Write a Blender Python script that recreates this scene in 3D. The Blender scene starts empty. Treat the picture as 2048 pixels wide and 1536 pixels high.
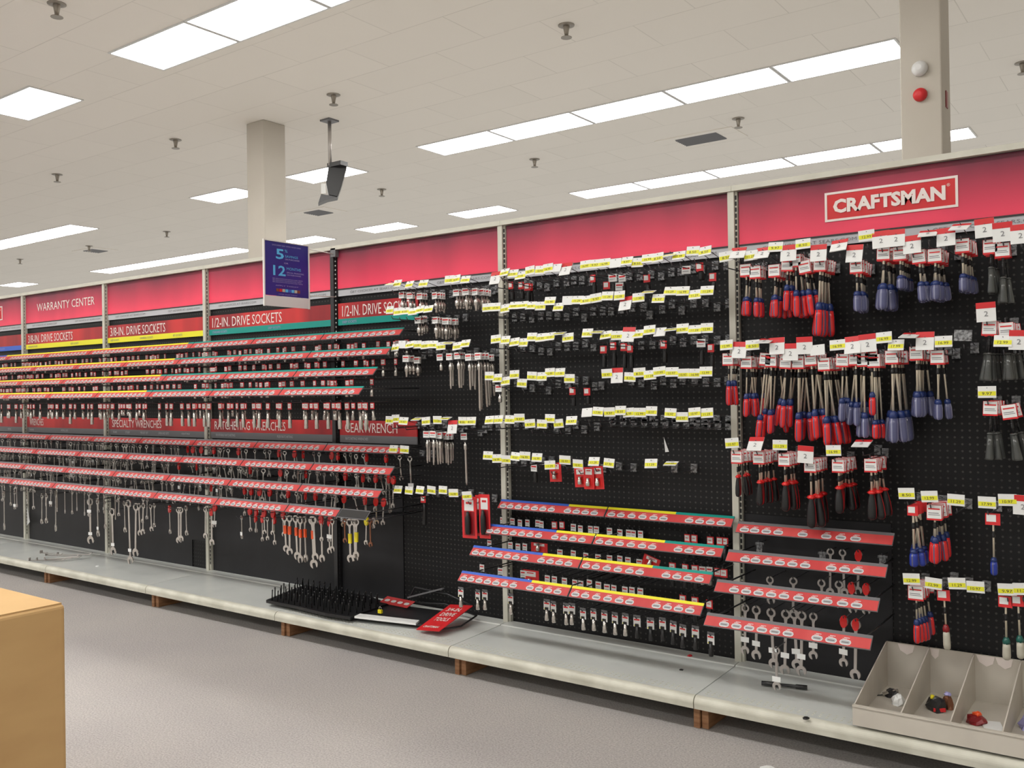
import bpy, math, random
from mathutils import Vector, Matrix
PI = math.pi
random.seed(7)
S = bpy.context.scene
COL = S.collection

# ------------------------------------------------------------------ camera
CX, CY, CZ = 7.6084, -3.6974, 1.3202
YAW, PITCH, ROLL, FPX = 0.6307, 0.0056, -0.0150, 1827.4
_fw = Vector((-math.sin(YAW)*math.cos(PITCH), math.cos(YAW)*math.cos(PITCH), math.sin(PITCH)))
_r0 = Vector((math.cos(YAW), math.sin(YAW), 0))
_u0 = _r0.cross(_fw)
_rt = math.cos(ROLL)*_r0 + math.sin(ROLL)*_u0
_up = -math.sin(ROLL)*_r0 + math.cos(ROLL)*_u0
cam = bpy.data.cameras.new('camera'); camo = bpy.data.objects.new('camera', cam); COL.objects.link(camo)
cam.sensor_width = 36; cam.lens = 36*FPX/2048; cam.clip_end = 200
M3 = Matrix((_rt, _up, -_fw)).transposed()
camo.matrix_world = Matrix.Translation((CX, CY, CZ)) @ M3.to_4x4()
S.camera = camo
CAM = Vector((CX, CY, CZ))

def at(u, v, y):
    """where the line of sight through photo pixel (u, v) meets the upright plane y"""
    d = (u-1024)*_rt/FPX - (v-768)*_up/FPX + _fw
    return CAM + d*((y-CY)/d.y)

# ------------------------------------------------------------------ world + view
w = bpy.data.worlds.new('world'); S.world = w; w.use_nodes = True
w.node_tree.nodes['Background'].inputs[0].default_value = (1.0, .965, .90, 1)
w.node_tree.nodes['Background'].inputs[1].default_value = 0.58  # added ambient fill, brightens the ceiling from below where the floor is missing
S.view_settings.view_transform = 'Standard'; S.view_settings.look = 'None'
S.view_settings.gamma = 1; S.view_settings.exposure = 0.0
try: S.view_settings.use_curve_mapping = False
except Exception: pass
LAMP = 17.0

# ------------------------------------------------------------------ materials
def mat(name, col, rough=.5, metal=0, spec=.5, trans=0, emit=0, coat=0):
    m = bpy.data.materials.new(name); m.use_nodes = True
    b = m.node_tree.nodes['Principled BSDF']
    b.inputs['Base Color'].default_value = (*col, 1)
    b.inputs['Roughness'].default_value = rough
    b.inputs['Metallic'].default_value = metal
    b.inputs['Specular IOR Level'].default_value = spec
    b.inputs['Transmission Weight'].default_value = trans
    b.inputs['Coat Weight'].default_value = coat
    if emit:
        b.inputs['Emission Color'].default_value = (*col, 1); b.inputs['Emission Strength'].default_value = emit
    return m
def nn(m, t, **kw):
    n = m.node_tree.nodes.new(t)
    for k, v in kw.items():
        if k in n.inputs: n.inputs[k].default_value = v
        else: setattr(n, k, v)
    return n
def noise_mat(name, c1, c2, scale, rough=.6, metal=0, bump=0, detail=3, stretch=(1,1,1), **kw):
    m = mat(name, c1, rough, metal, **kw); nt = m.node_tree; L = nt.links.new
    b = nt.nodes['Principled BSDF']
    tc = nn(m, 'ShaderNodeTexCoord'); mp = nn(m, 'ShaderNodeMapping'); mp.inputs['Scale'].default_value = stretch
    no = nn(m, 'ShaderNodeTexNoise', Scale=scale, Detail=detail)
    cr = nn(m, 'ShaderNodeValToRGB'); cr.color_ramp.elements[0].position = .35; cr.color_ramp.elements[1].position = .65
    cr.color_ramp.elements[0].color = (*c1, 1); cr.color_ramp.elements[1].color = (*c2, 1)
    L(tc.outputs['Object'], mp.inputs[0]); L(mp.outputs[0], no.inputs['Vector'])
    L(no.outputs['Fac'], cr.inputs[0]); L(cr.outputs[0], b.inputs['Base Color'])
    if bump:
        bp = nn(m, 'ShaderNodeBump', Strength=bump, Distance=.004); L(no.outputs['Fac'], bp.inputs['Height']); L(bp.outputs[0], b.inputs['Normal'])
    return m
M = {}
M['black'] = mat('black_plastic', (.012, .012, .013), .35)
M['blackm'] = mat('black_metal', (.02, .02, .022), .3, spec=.6)
M['sheet'] = noise_mat('black_sheet', (.014, .014, .016), (.022, .022, .025), 3, .45, bump=.1, spec=.3)
M['beige'] = noise_mat('beige_painted_metal', (.56, .55, .47), (.64, .63, .55), 6, .45)
M['deck'] = noise_mat('grey_shelf_paint', (.60, .62, .60), (.68, .70, .67), 2.2, .22, bump=.03)
M['lip'] = noise_mat('cream_shelf_lip', (.66, .65, .56), (.52, .51, .43), 9, .4)
M['tray'] = noise_mat('offwhite_tray', (.52, .48, .42), (.60, .56, .49), 5, .5)
M['card'] = noise_mat('cardboard', (.56, .35, .15), (.62, .40, .175), 3, .75, stretch=(1, 1, 3))
M['wood'] = noise_mat('block_wood', (.28, .13, .06), (.42, .22, .11), 12, .7, stretch=(1, 1, 6))
M['white'] = mat('white_paper', (.80, .81, .80), .5)
M['whitep'] = mat('white_plastic', (.72, .72, .72), .35)
M['yellow'] = mat('yellow_print', (.80, .78, .03), .5)
M['redp'] = mat('red_print', (.62, .02, .025), .45)
M['red'] = mat('red_plastic', (.72, .02, .02), .25, coat=.3)
M['redc'] = mat('red_card', (.68, .025, .03), .4)
M['dred'] = mat('dark_red_plastic', (.25, .01, .015), .3)
M['orange'] = mat('orange_plastic', (.85, .10, .02), .3)
M['green'] = mat('green_plastic', (.01, .10, .08), .3)
M['blue'] = mat('dark_blue_plastic', (.012, .03, .14), .3)
M['blueh'] = mat('blue_translucent_plastic', (.02, .045, .33), .2)
M['clear_highlight'] = mat('clear_highlight_plastic', (.42, .43, .60), .12, trans=.4)  # highlights of the clear handles, painted as stripes of lighter plastic
M['clear'] = mat('clear_bluish_plastic', (.19, .20, .38), .10, trans=.5)
M['greyh'] = mat('smoky_clear_plastic', (.10, .105, .10), .15, trans=.3)
M['pale'] = mat('pale_handle', (.50, .48, .40), .4)
M['chrome'] = mat('chrome', (.60, .57, .53), .25, .85)
M['shank'] = mat('steel_shank', (.82, .75, .60), .38, .55)
M['steel'] = mat('dull_steel', (.50, .47, .45), .38, .7)
M['wire'] = mat('hook_wire', (.10, .10, .11), .3, .6)
M['clip'] = noise_mat('clear_hook_clip', (.07, .07, .075), (.34, .35, .36), 90, .15)  # paler specks put the glints of the clips into the colour
M['ink'] = mat('dark_ink', (.03, .03, .03), .6)
M['ink2'] = mat('grey_ink', (.20, .20, .21), .6)
M['strip'] = mat('grey_sign_strip', (.50, .51, .54), .4)
M['yb'] = mat('yellow_band', (.85, .80, .02), .4)
M['tb'] = mat('teal_band', (.0, .30, .25), .4)
M['bb'] = mat('blue_band', (.04, .13, .60), .4)
M['gb'] = mat('grey_band', (.16, .16, .17), .4)
M['lettering'] = mat('white_lettering', (.82, .74, .70), .5)
M['frame'] = mat('white_frame', (.75, .75, .72), .4)
M['poster'] = noise_mat('blue_poster', (.020, .018, .20), (.030, .028, .26), 4, .35)
M['cyan'] = mat('cyan_print', (.10, .48, .85), .5)
M['lav'] = mat('pale_violet_print', (.38, .36, .66), .5)
M['sprk'] = mat('sprinkler_metal', (.32, .29, .25), .35, .6)
M['vent'] = mat('vent_dark', (.09, .085, .08), .5)
M['col'] = noise_mat('column_paint', (.50, .46, .40), (.53, .49, .43), 2, .6)
M['wallp'] = noise_mat('wall_paint', (.66, .63, .56), (.70, .67, .60), 1, .7)
M['lamp'] = mat('lamp_diffuser', (1, .985, .95), .5, emit=LAMP)
M['brown'] = mat('brown_metal', (.28, .12, .07), .4, .7)
M['gold'] = mat('yellow_plastic', (.85, .72, .02), .35)

def pegboard():
    m = mat('pegboard', (.009, .009, .010), .5, spec=.25); nt = m.node_tree; L = nt.links.new; b = nt.nodes['Principled BSDF']
    tc = nn(m, 'ShaderNodeTexCoord'); sp = nn(m, 'ShaderNodeSeparateXYZ'); L(tc.outputs['Object'], sp.inputs[0])
    def mth(op, a, bb=None, clamp=False):
        n = nn(m, 'ShaderNodeMath', operation=op); n.use_clamp = clamp
        if isinstance(a, (int, float)): n.inputs[0].default_value = a
        else: L(a, n.inputs[0])
        if bb is not None:
            if isinstance(bb, (int, float)): n.inputs[1].default_value = bb
            else: L(bb, n.inputs[1])
        return n.outputs[0]
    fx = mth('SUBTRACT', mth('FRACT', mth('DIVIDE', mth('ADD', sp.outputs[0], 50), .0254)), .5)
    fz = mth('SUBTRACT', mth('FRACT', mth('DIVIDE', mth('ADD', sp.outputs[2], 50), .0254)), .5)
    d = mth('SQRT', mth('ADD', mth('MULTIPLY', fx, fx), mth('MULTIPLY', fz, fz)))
    hole_glint = mth('LESS_THAN', d, .16)  # pale dots paint the glints of the holes into the board colour
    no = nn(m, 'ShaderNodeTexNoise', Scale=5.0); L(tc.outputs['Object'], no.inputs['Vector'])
    k = mth('MULTIPLY', hole_glint, mth('SUBTRACT', mth('MULTIPLY', no.outputs['Fac'], 1.6), .3, True))
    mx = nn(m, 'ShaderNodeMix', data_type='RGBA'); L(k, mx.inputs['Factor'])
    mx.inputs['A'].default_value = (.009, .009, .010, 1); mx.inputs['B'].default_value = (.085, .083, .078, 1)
    L(mx.outputs['Result'], b.inputs['Base Color'])
    return m
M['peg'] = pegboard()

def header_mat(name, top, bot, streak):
    """printed header graphic: maroon along the top fading to bright red, gloss bloom painted into the red, with vertical streaks in the print"""
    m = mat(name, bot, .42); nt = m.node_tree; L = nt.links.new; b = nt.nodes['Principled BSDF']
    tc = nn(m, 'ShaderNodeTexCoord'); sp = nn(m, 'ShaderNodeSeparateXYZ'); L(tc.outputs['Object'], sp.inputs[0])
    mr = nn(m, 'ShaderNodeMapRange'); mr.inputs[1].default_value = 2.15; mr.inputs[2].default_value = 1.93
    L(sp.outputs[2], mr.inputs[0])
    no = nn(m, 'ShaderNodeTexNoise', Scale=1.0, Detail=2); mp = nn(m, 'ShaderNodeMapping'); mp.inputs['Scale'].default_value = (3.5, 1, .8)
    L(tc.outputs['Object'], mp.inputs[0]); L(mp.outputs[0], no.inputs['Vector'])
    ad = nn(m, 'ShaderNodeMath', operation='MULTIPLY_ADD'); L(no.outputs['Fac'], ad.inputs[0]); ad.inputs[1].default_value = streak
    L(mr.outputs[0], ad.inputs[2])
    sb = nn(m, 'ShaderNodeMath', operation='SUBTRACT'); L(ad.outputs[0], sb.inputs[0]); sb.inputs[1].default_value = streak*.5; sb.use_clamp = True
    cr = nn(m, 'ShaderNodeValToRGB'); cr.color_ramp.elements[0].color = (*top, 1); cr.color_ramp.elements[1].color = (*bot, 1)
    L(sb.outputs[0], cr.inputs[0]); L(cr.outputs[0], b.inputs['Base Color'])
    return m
M['hdr'] = header_mat('header_graphic', (.13, .013, .035), (.90, .055, .12), .6)  # lower red lightened to carry the gloss bloom on the print

def sign_mat():
    m = noise_mat('red_sign_print', (.28, .012, .018), (.62, .03, .03), 1.0, .4, stretch=(4, 0, .2)); return m
M['sign'] = sign_mat()
M['insert'] = noise_mat('red_label_insert', (.55, .035, .04), (.70, .09, .085), 1.0, .4, stretch=(7, 0, .3))

def floor_mat():
    m = mat('carpet', (.4, .39, .38), .75, spec=.2); nt = m.node_tree; L = nt.links.new; b = nt.nodes['Principled BSDF']
    tc = nn(m, 'ShaderNodeTexCoord')
    n1 = nn(m, 'ShaderNodeTexNoise', Scale=140.0, Detail=3); n2 = nn(m, 'ShaderNodeTexNoise', Scale=1.1, Detail=3)
    L(tc.outputs['Object'], n1.inputs['Vector']); L(tc.outputs['Object'], n2.inputs['Vector'])
    c1 = nn(m, 'ShaderNodeValToRGB'); c1.color_ramp.elements[0].position = .3; c1.color_ramp.elements[1].position = .7
    c1.color_ramp.elements[0].color = (.325, .305, .295, 1); c1.color_ramp.elements[1].color = (.525, .496, .476, 1)
    L(n1.outputs['Fac'], c1.inputs[0])
    c2 = nn(m, 'ShaderNodeValToRGB'); c2.color_ramp.elements[0].position = .35; c2.color_ramp.elements[1].position = .65
    c2.color_ramp.elements[0].color = (.90, .90, .91, 1); c2.color_ramp.elements[1].color = (1, 1, .99, 1)
    L(n2.outputs['Fac'], c2.inputs[0])
    mx = nn(m, 'ShaderNodeMix', data_type='RGBA', blend_type='MULTIPLY'); mx.inputs['Factor'].default_value = 1
    L(c1.outputs[0], mx.inputs['A']); L(c2.outputs[0], mx.inputs['B']); L(mx.outputs['Result'], b.inputs['Base Color'])
    bp = nn(m, 'ShaderNodeBump', Strength=.4, Distance=.003); L(n1.outputs['Fac'], bp.inputs['Height']); L(bp.outputs[0], b.inputs['Normal'])
    return m
M['floor'] = floor_mat()
def ceil_mat():
    m = mat('ceiling_tile', (.8, .78, .72), .85, spec=.1); nt = m.node_tree; L = nt.links.new; b = nt.nodes['Principled BSDF']
    tc = nn(m, 'ShaderNodeTexCoord'); mp = nn(m, 'ShaderNodeMapping'); mp.inputs['Location'].default_value = (.6, .02, 0)
    br = nn(m, 'ShaderNodeTexBrick', Scale=1.0); br.offset = .5; br.squash = 1
    br.inputs['Brick Width'].default_value = 1.2192; br.inputs['Row Height'].default_value = .6096; br.inputs['Mortar Size'].default_value = .006
    br.inputs['Mortar Smooth'].default_value = .6; br.inputs['Bias'].default_value = 0
    br.inputs['Color1'].default_value = (.90, .858, .80, 1); br.inputs['Color2'].default_value = (.86, .822, .765, 1); br.inputs['Mortar'].default_value = (.60, .57, .52, 1)
    L(tc.outputs['Object'], mp.inputs[0]); L(mp.outputs[0], br.inputs['Vector']); 
    n2 = nn(m, 'ShaderNodeTexNoise', Scale=1.7, Detail=2); L(tc.outputs['Object'], n2.inputs['Vector'])
    mx = nn(m, 'ShaderNodeMix', data_type='RGBA'); L(n2.outputs['Fac'], mx.inputs['Factor'])
    L(br.outputs['Color'], mx.inputs['A']); mx.inputs['B'].default_value = (.88, .84, .783, 1)
    L(mx.outputs['Result'], b.inputs['Base Color'])
    return m
M['ceil'] = ceil_mat()

# ------------------------------------------------------------------ mesh helpers
class MB:
    def __init__(s): s.v = []; s.f = []; s.m = []; s.sm = []
    def add(s, vs, fs, mi=0, smooth=False):
        o = len(s.v); s.v += [tuple(p) for p in vs]
        for f in fs: s.f.append(tuple(i+o for i in f)); s.m.append(mi); s.sm.append(smooth)
        return s
    def box(s, x0, x1, y0, y1, z0, z1, mi=0):
        v = [(x, y, z) for x in (x0, x1) for y in (y0, y1) for z in (z0, z1)]
        return s.add(v, [(0, 1, 3, 2), (4, 6, 7, 5), (0, 4, 5, 1), (2, 3, 7, 6), (0, 2, 6, 4), (1, 5, 7, 3)], mi)
    def prism(s, poly, axis, a, b, mi=0):
        """poly: list of 2-d points; extruded along axis from a to b"""
        n = len(poly); P = lambda p, t: {'x': (t, p[0], p[1]), 'y': (p[0], t, p[1]), 'z': (p[0], p[1], t)}[axis]
        v = [P(p, a) for p in poly]+[P(p, b) for p in poly]
        return s.add(v, [tuple(range(n-1, -1, -1)), tuple(range(n, 2*n))]+[(i, (i+1) % n, n+(i+1) % n, n+i) for i in range(n)], mi)
    def lathe(s, prof, cx=0, cy=0, n=12, mi=0, seg=None, z0=0, ring=None):
        """prof: (r, z) pairs, around the z axis"""
        o = len(s.v)
        for r, z in prof:
            for i in range(n):
                a = 2*PI*i/n; rr = r*(ring[i % len(ring)] if ring else 1)
                s.v.append((cx+rr*math.cos(a), cy+rr*math.sin(a), z+z0))
        for k in range(len(prof)-1):
            for i in range(n):
                s.f.append((o+k*n+i, o+k*n+(i+1) % n, o+(k+1)*n+(i+1) % n, o+(k+1)*n+i))
                s.m.append(seg[i % len(seg)] if seg else mi); s.sm.append(True)
        s.f.append(tuple(o+i for i in range(n-1, -1, -1))); s.m.append(mi); s.sm.append(False)
        e = o+(len(prof)-1)*n; s.f.append(tuple(e+i for i in range(n))); s.m.append(mi); s.sm.append(False)
        return s
    def tube(s, pts, r, n=6, mi=0):
        pts = [Vector(p) for p in pts]; o = len(s.v)
        for k, p in enumerate(pts):
            t = (pts[min(k+1, len(pts)-1)]-pts[max(k-1, 0)]).normalized()
            a = t.cross(Vector((0, 0, 1))); a = a.normalized() if a.length > 1e-3 else Vector((1, 0, 0)); b = t.cross(a)
            for i in range(n):
                q = p+r*(a*math.cos(2*PI*i/n)+b*math.sin(2*PI*i/n)); s.v.append(tuple(q))
        for k in range(len(pts)-1):
            for i in range(n): s.f.append((o+k*n+i, o+k*n+(i+1) % n, o+(k+1)*n+(i+1) % n, o+(k+1)*n+i)); s.m.append(mi); s.sm.append(True)
        s.f.append(tuple(o+i for i in range(n-1, -1, -1))); s.m.append(mi); s.sm.append(False)
        e = o+(len(pts)-1)*n; s.f.append(tuple(e+i for i in range(n))); s.m.append(mi); s.sm.append(False)
        return s
    def mesh(s, name, mats):
        me = bpy.data.meshes.new(name); me.from_pydata(s.v, [], s.f)
        for m in (mats if isinstance(mats, (list, tuple)) else [mats]): me.materials.append(M[m] if isinstance(m, str) else m)
        me.polygons.foreach_set('material_index', s.m); me.polygons.foreach_set('use_smooth', s.sm); me.update()
        return me
def obj(name, me, parent=None, loc=None, label=None):
    o = bpy.data.objects.new(name, me); COL.objects.link(o)
    if parent is not None: o.parent = parent
    if loc is not None: o.location = loc
    if label: o['label'] = label
    return o
PENDING = []
def tag(o, label, cat, group=None, kind=None):
    if isinstance(label, tuple): PENDING.append((o, label))
    elif label: o['label'] = label
    if cat: o['category'] = cat
    if group: o['group'] = group
    if kind: o['kind'] = kind
    return o
def thing(name, label, cat, loc=(0, 0, 0), group=None, rot=None):
    o = obj(name, None, loc=loc)
    if rot: o.rotation_euler = rot
    o.empty_display_size = .05
    return tag(o, label, cat, group)
def struct(name, me): return tag(obj(name, me), None, None, kind='structure')
def bev(o, w=.003, seg=2):
    b = o.modifiers.new('bevel', 'BEVEL'); b.width = w; b.segments = seg; b.limit_method = 'ANGLE'; return o

_tc = {}
def text_mesh(txt, width, height, m, thick=0, key=None):
    """flat lettering facing -y, origin at its lower left corner"""
    k = (txt, width, height, m, thick)
    if k in _tc: return _tc[k]
    cu = bpy.data.curves.new('lettering', 'FONT'); cu.body = txt; cu.resolution_u = 2; cu.offset = thick
    ob = bpy.data.objects.new('lettering', cu); COL.objects.link(ob)
    bpy.context.view_layer.update()
    me = bpy.data.meshes.new_from_object(ob.evaluated_get(bpy.context.evaluated_depsgraph_get()))
    bpy.data.objects.remove(ob); bpy.data.curves.remove(cu)
    xs = [v.co.x for v in me.vertices]; ys = [v.co.y for v in me.vertices]
    x0, x1, y0, y1 = min(xs), max(xs), min(ys), max(ys)
    sx = width/(x1-x0); sy = height/(y1-y0)
    for v in me.vertices:
        x, y = v.co.x, v.co.y; v.co = ((x-x0)*sx, 0, (y-y0)*sy)
    me.materials.clear(); me.materials.append(M[m]); me.name = 'lettering'
    _tc[k] = me; return me
def text(txt, width, height, m, parent, loc, name='lettering', thick=0):
    return obj(name, text_mesh(txt, width, height, m, thick), parent, loc)
ORD = ['first', 'second', 'third', 'fourth', 'fifth', 'sixth', 'seventh', 'eighth', 'ninth', 'tenth', 'eleventh', 'twelfth', 'thirteenth', 'fourteenth', 'fifteenth', 'sixteenth', 'seventeenth', 'eighteenth', 'nineteenth', 'twentieth', 'twenty-first', 'twenty-second', 'twenty-third', 'twenty-fourth', 'twenty-fifth', 'twenty-sixth', 'twenty-seventh', 'twenty-eighth', 'twenty-ninth', 'thirtieth']
W = 1.2192
UX = [-W, 0, W, 2*W, 3*W, 4*W, 5*W, 6*W]
BAY = ['far-left bay', 'warranty bay', 'specialty wrench bay', 'ratcheting wrench bay', 'bay beside the poster', 'empty-hook bay', 'screwdriver bay']
def bay_of(x): return max(0, min(6, int(math.floor(x/W))+1))
H = 4.59
SH = .155

# ------------------------------------------------------------------ room shell
struct('floor', MB().box(-32, 13, -9.5, 4.6, -.1, 0).mesh('floor', 'floor'))  # cut off behind the shelving so the added world fill reaches the ceiling
struct('ceiling', MB().box(-34, 13, -9.5, 17.5, H, H+.1).mesh('ceiling', 'ceil'))
struct('wall_right', MB().box(13, 13.2, -9.5, 17.5, -.1, H+.1).mesh('wall_right', 'wallp'))
def column(x0, x1, y0, y1, label):
    c = obj('support_column', MB().box(x0, x1, y0, y1, 0, H).mesh('support_column', 'col')); bev(c, .01)
    return tag(c, label, 'column', kind='structure')
column(-1.5, -1.18, 3.38, 3.71, 'square beige column behind the blue hanging sign')
column(5.99, 6.27, 3.4, 3.7, 'square beige column at upper right with a round white and a red fitting')
a = thing('alarm_bell', 'round white fitting on the right column, above the red one', 'alarm', (6.127, 3.40, 3.594))
obj('dome', MB().lathe([(.055, 0), (.055, .02), (.045, .045), (.02, .058)], n=20).mesh('dome', 'whitep'), a).rotation_euler = (PI/2, 0, 0)
a = thing('alarm_light', 'round red fitting on the right column, below the white one', 'alarm', (6.127, 3.40, 3.405))
obj('lens', MB().lathe([(.048, 0), (.048, .02), (.038, .04), (.015, .05)], n=20).mesh('lens', 'redp'), a).rotation_euler = (PI/2, 0, 0)
a = thing('notice_plate', 'small red edged plate on the side face of the right column', 'sign', (6.271, 3.55, 3.38))
obj('plate', MB().box(0, .006, -.03, .03, -.06, .06).mesh('plate', 'dred'), a)

# ceiling lamps
LP = {}
def lamp(x, y, label, group):
    t = thing('ceiling_light', label, 'ceiling light', (x, y, H), group)
    if 'f' not in LP:
        f = MB(); a, b, i, j = .605, .30, .585, .28
        f.box(-a, a, -b, -j, -.012, 0).box(-a, a, j, b, -.012, 0).box(-a, -i, -j, j, -.012, 0).box(i, a, -j, j, -.012, 0)
        LP['f'] = f.mesh('trim_frame', 'whitep'); LP['d'] = MB().box(-i, i, -j, j, -.008, -.001).mesh('diffuser', 'lamp')
    obj('trim_frame', LP['f'], t); obj('diffuser', LP['d'], t)
def run(x0, n, y, where, group):
    for k in range(n): lamp(x0+.61+k*W, y, f'{where}, {ORD[k]} from left' if n > 1 else where, group)
run(-.60, 5, 1.38, 'white ceiling panel in the large row at the top left', 'lamp row nearest the camera')
run(-3.33, 1, 1.38, 'lone white ceiling panel at the left edge of the photo', None)
run(-.60, 5, 5.73, 'white ceiling panel in the long row at top centre', 'long lamp row at top centre')
run(-.60, 5, 9.50, 'white ceiling panel in the row just above the red headers', 'lamp row above the red headers')
run(-15.5, 5, 5.70, 'white ceiling panel in the row cut by the left edge', 'lamp row at the left edge')
run(-15.5, 5, 9.46, 'white ceiling panel in the thin row left of the column', 'thin lamp row left of the column')
run(-5.66, 1, 5.72, 'lone white ceiling panel meeting the left side of the column', None)
run(-3.29, 1, 5.74, 'lone white ceiling panel behind the hanging monitor', None)
run(-8.1, 1, 9.58, 'lone white ceiling panel just above the blue poster', None)
run(-5.75, 1, 9.58, 'lone white ceiling panel, left of the pair right of the poster', None)
run(-3.30, 1, 9.56, 'lone white ceiling panel, right of the pair right of the poster', None)
run(-20.3, 1, 9.35, 'small distant ceiling panel at the far left above the headers', None)
for y in (-3.0, -7.3):                       # the rows that light the aisle, overhead and behind the camera
    for x0, n in ((-15.5, 5), (-5.7, 1), (-3.3, 1), (-.6, 5), (6.7, 1), (9.1, 1)):
        wh = {-15.5: 'far-left run', -5.7: 'left single', -3.3: 'middle single', -.6: 'main run', 6.7: 'right single', 9.1: 'far-right single'}[x0]
        run(x0, n, y, f'white panel {"above the aisle" if y > -5 else "behind the camera"}, {wh}', 'lamps over the aisle')

# sprinklers, vents, hanging monitor
sp_r = MB().lathe([(.075, 0), (.075, -.006), (.05, -.012)][::-1], n=16).mesh('escutcheon', 'sprk')
sp_b = MB().lathe([(.05, -.115), (.05, -.11), (.016, -.10), (.022, -.06), (.03, -.02), (.03, 0)], n=12).mesh('head', 'sprk')
spr = [(.1, .23, 'near the top left corner of the photo'), (3.2, 3.25, 'near the top centre'), (.14, 3.28, 'directly above the hanging monitor pole'), (-2.76, 3.25, 'left of the column'), (-5.72, 3.25, 'left of the column, second one out'), (3.3, 6.98, 'between the two long lamp rows on the right'), (.24, 7.02, 'under the left end of the long top row'), (-2.78, 7.03, 'right of the small vent near the monitor'), (-8.77, 7.05, 'above the thin lamp row'), (-11.6, 7.0, 'just above the leftmost vent'), (-14.64, 6.98, 'at the far left below the lamp row'), (6.36, 6.98, 'at the right edge of the photo')]
for x, y, wh in spr:
    t = thing('ceiling_sprinkler', 'small metal ceiling sprinkler '+wh, 'sprinkler', (x, y, H), 'ceiling sprinklers')
    obj('escutcheon', sp_r, t); obj('head', sp_b, t)
def vent(x, y, wx, wy, label):
    t = thing('ceiling_vent', label, 'vent', (x, y, H), 'ceiling air vents')
    a, b = wx/2, wy/2
    f = MB().box(-a-.25, a+.25, -b-.1, -b, -.01, 0).box(-a-.25, a+.25, b, b+.1, -.01, 0).box(-a-.25, -a, -b, b, -.01, 0).box(a, a+.25, -b, b, -.01, 0)
    obj('vent_frame', f.mesh('vent_frame', 'ceil'), t)
    obj('duct_opening', MB().box(-a, a, -b, b, -.003, -.001).mesh('duct_opening', 'vent'), t)
    for k in range(7):
        yy = -b+(k+.5)*wy/7
        obj('louvre', MB().prism([(yy-.015, -.004), (yy+.02, -.022), (yy+.024, -.020), (yy-.011, -.002)], 'x', -a, a).mesh('louvre', 'gb'), t)
vent(2.56, 7.52, .58, .36, 'dark slatted ceiling vent between the two long lamp rows')
vent(-4.98, 7.65, .42, .36, 'dark slatted ceiling vent below the hanging monitor')
vent(-12.1, 7.42, .42, .38, 'dark slatted ceiling vent at the left over the thin lamp row')
t = thing('hanging_monitor', 'black monitor hanging from a grey ceiling pole beside the column', 'monitor', (-.6, 3.9, H))
obj('ceiling_plate', MB().box(-.08, .08, -.08, .08, -.02, 0).mesh('ceiling_plate', 'gb'), t)
obj('pole', MB().tube([(0, 0, -.01), (0, 0, -.55)], .022, 10).mesh('pole', 'steel'), t)
obj('bracket', MB().box(-.03, .20, -.02, .10, -.57, -.52).mesh('bracket', 'blackm'), t)
# camera looks along about (-.73,.68); the set is seen edge-on and tips forward
scr = obj('screen_housing', MB().prism([(-.02, -.03), (.20, .0), (.18, -.07), (.13, -.25), (.085, -.38), (-.02, -.36), (-.05, -.21)], 'y', -.04, .16).mesh('screen_housing', 'black'), t, (0, 0, -.55)); bev(scr, .006); scr.rotation_euler = (0, 0, YAW+.2)
sc2 = obj('screen_hood', MB().prism([(-.145, -.46), (-.11, -.35), (-.02, -.362), (.085, -.383), (-.03, -.41)], 'y', -.03, .15).mesh('screen_hood', 'blackm'), t, (0, 0, -.55)); sc2.rotation_euler = (0, 0, YAW+.2)
lb = obj('paper_label', MB().box(-.11, -.055, -.06, -.052, -.35, -.23).mesh('paper_label', 'white'), t, (.0, .0, -.55), 'white paper label'); lb.rotation_euler = (0, 0, YAW+.2)

# ------------------------------------------------------------------ shelving run
up_f = MB().box(-.018, .018, -.03, 0, .1, 2.15)
def make_upright(x, dark=False, label=''):
    t = thing('shelving_upright', label, 'shelf post', (x, 0, 0), 'slotted uprights of the shelving run')
    body = MB().box(-.020, .008, -.034, -.0005, .0, 2.14)
    body.box(.008, .018, -.022, -.0005, 0, 2.14)
    obj('post', body.mesh('post', 'blackm' if dark else 'beige'), t)
    sl = MB(); z = .2
    while z < 2.13: sl.box(.009, .0165, -.0235, -.0215, z, z+.018); z += .0254
    obj('slots', sl.mesh('slots', 'black'), t)
    return t
names_u = ['at the far left outside edge', 'left of the warranty panel', 'right of the warranty panel', 'between the yellow-banded and teal-banded signs', 'beside the blue poster', 'left of the empty hooks', 'left of the screwdrivers', 'at the far right']
for k, x in enumerate(UX[1:7], 1):
    make_upright(x, k == 4, ('black' if k == 4 else 'beige')+' slotted metal upright '+names_u[k])

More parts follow.
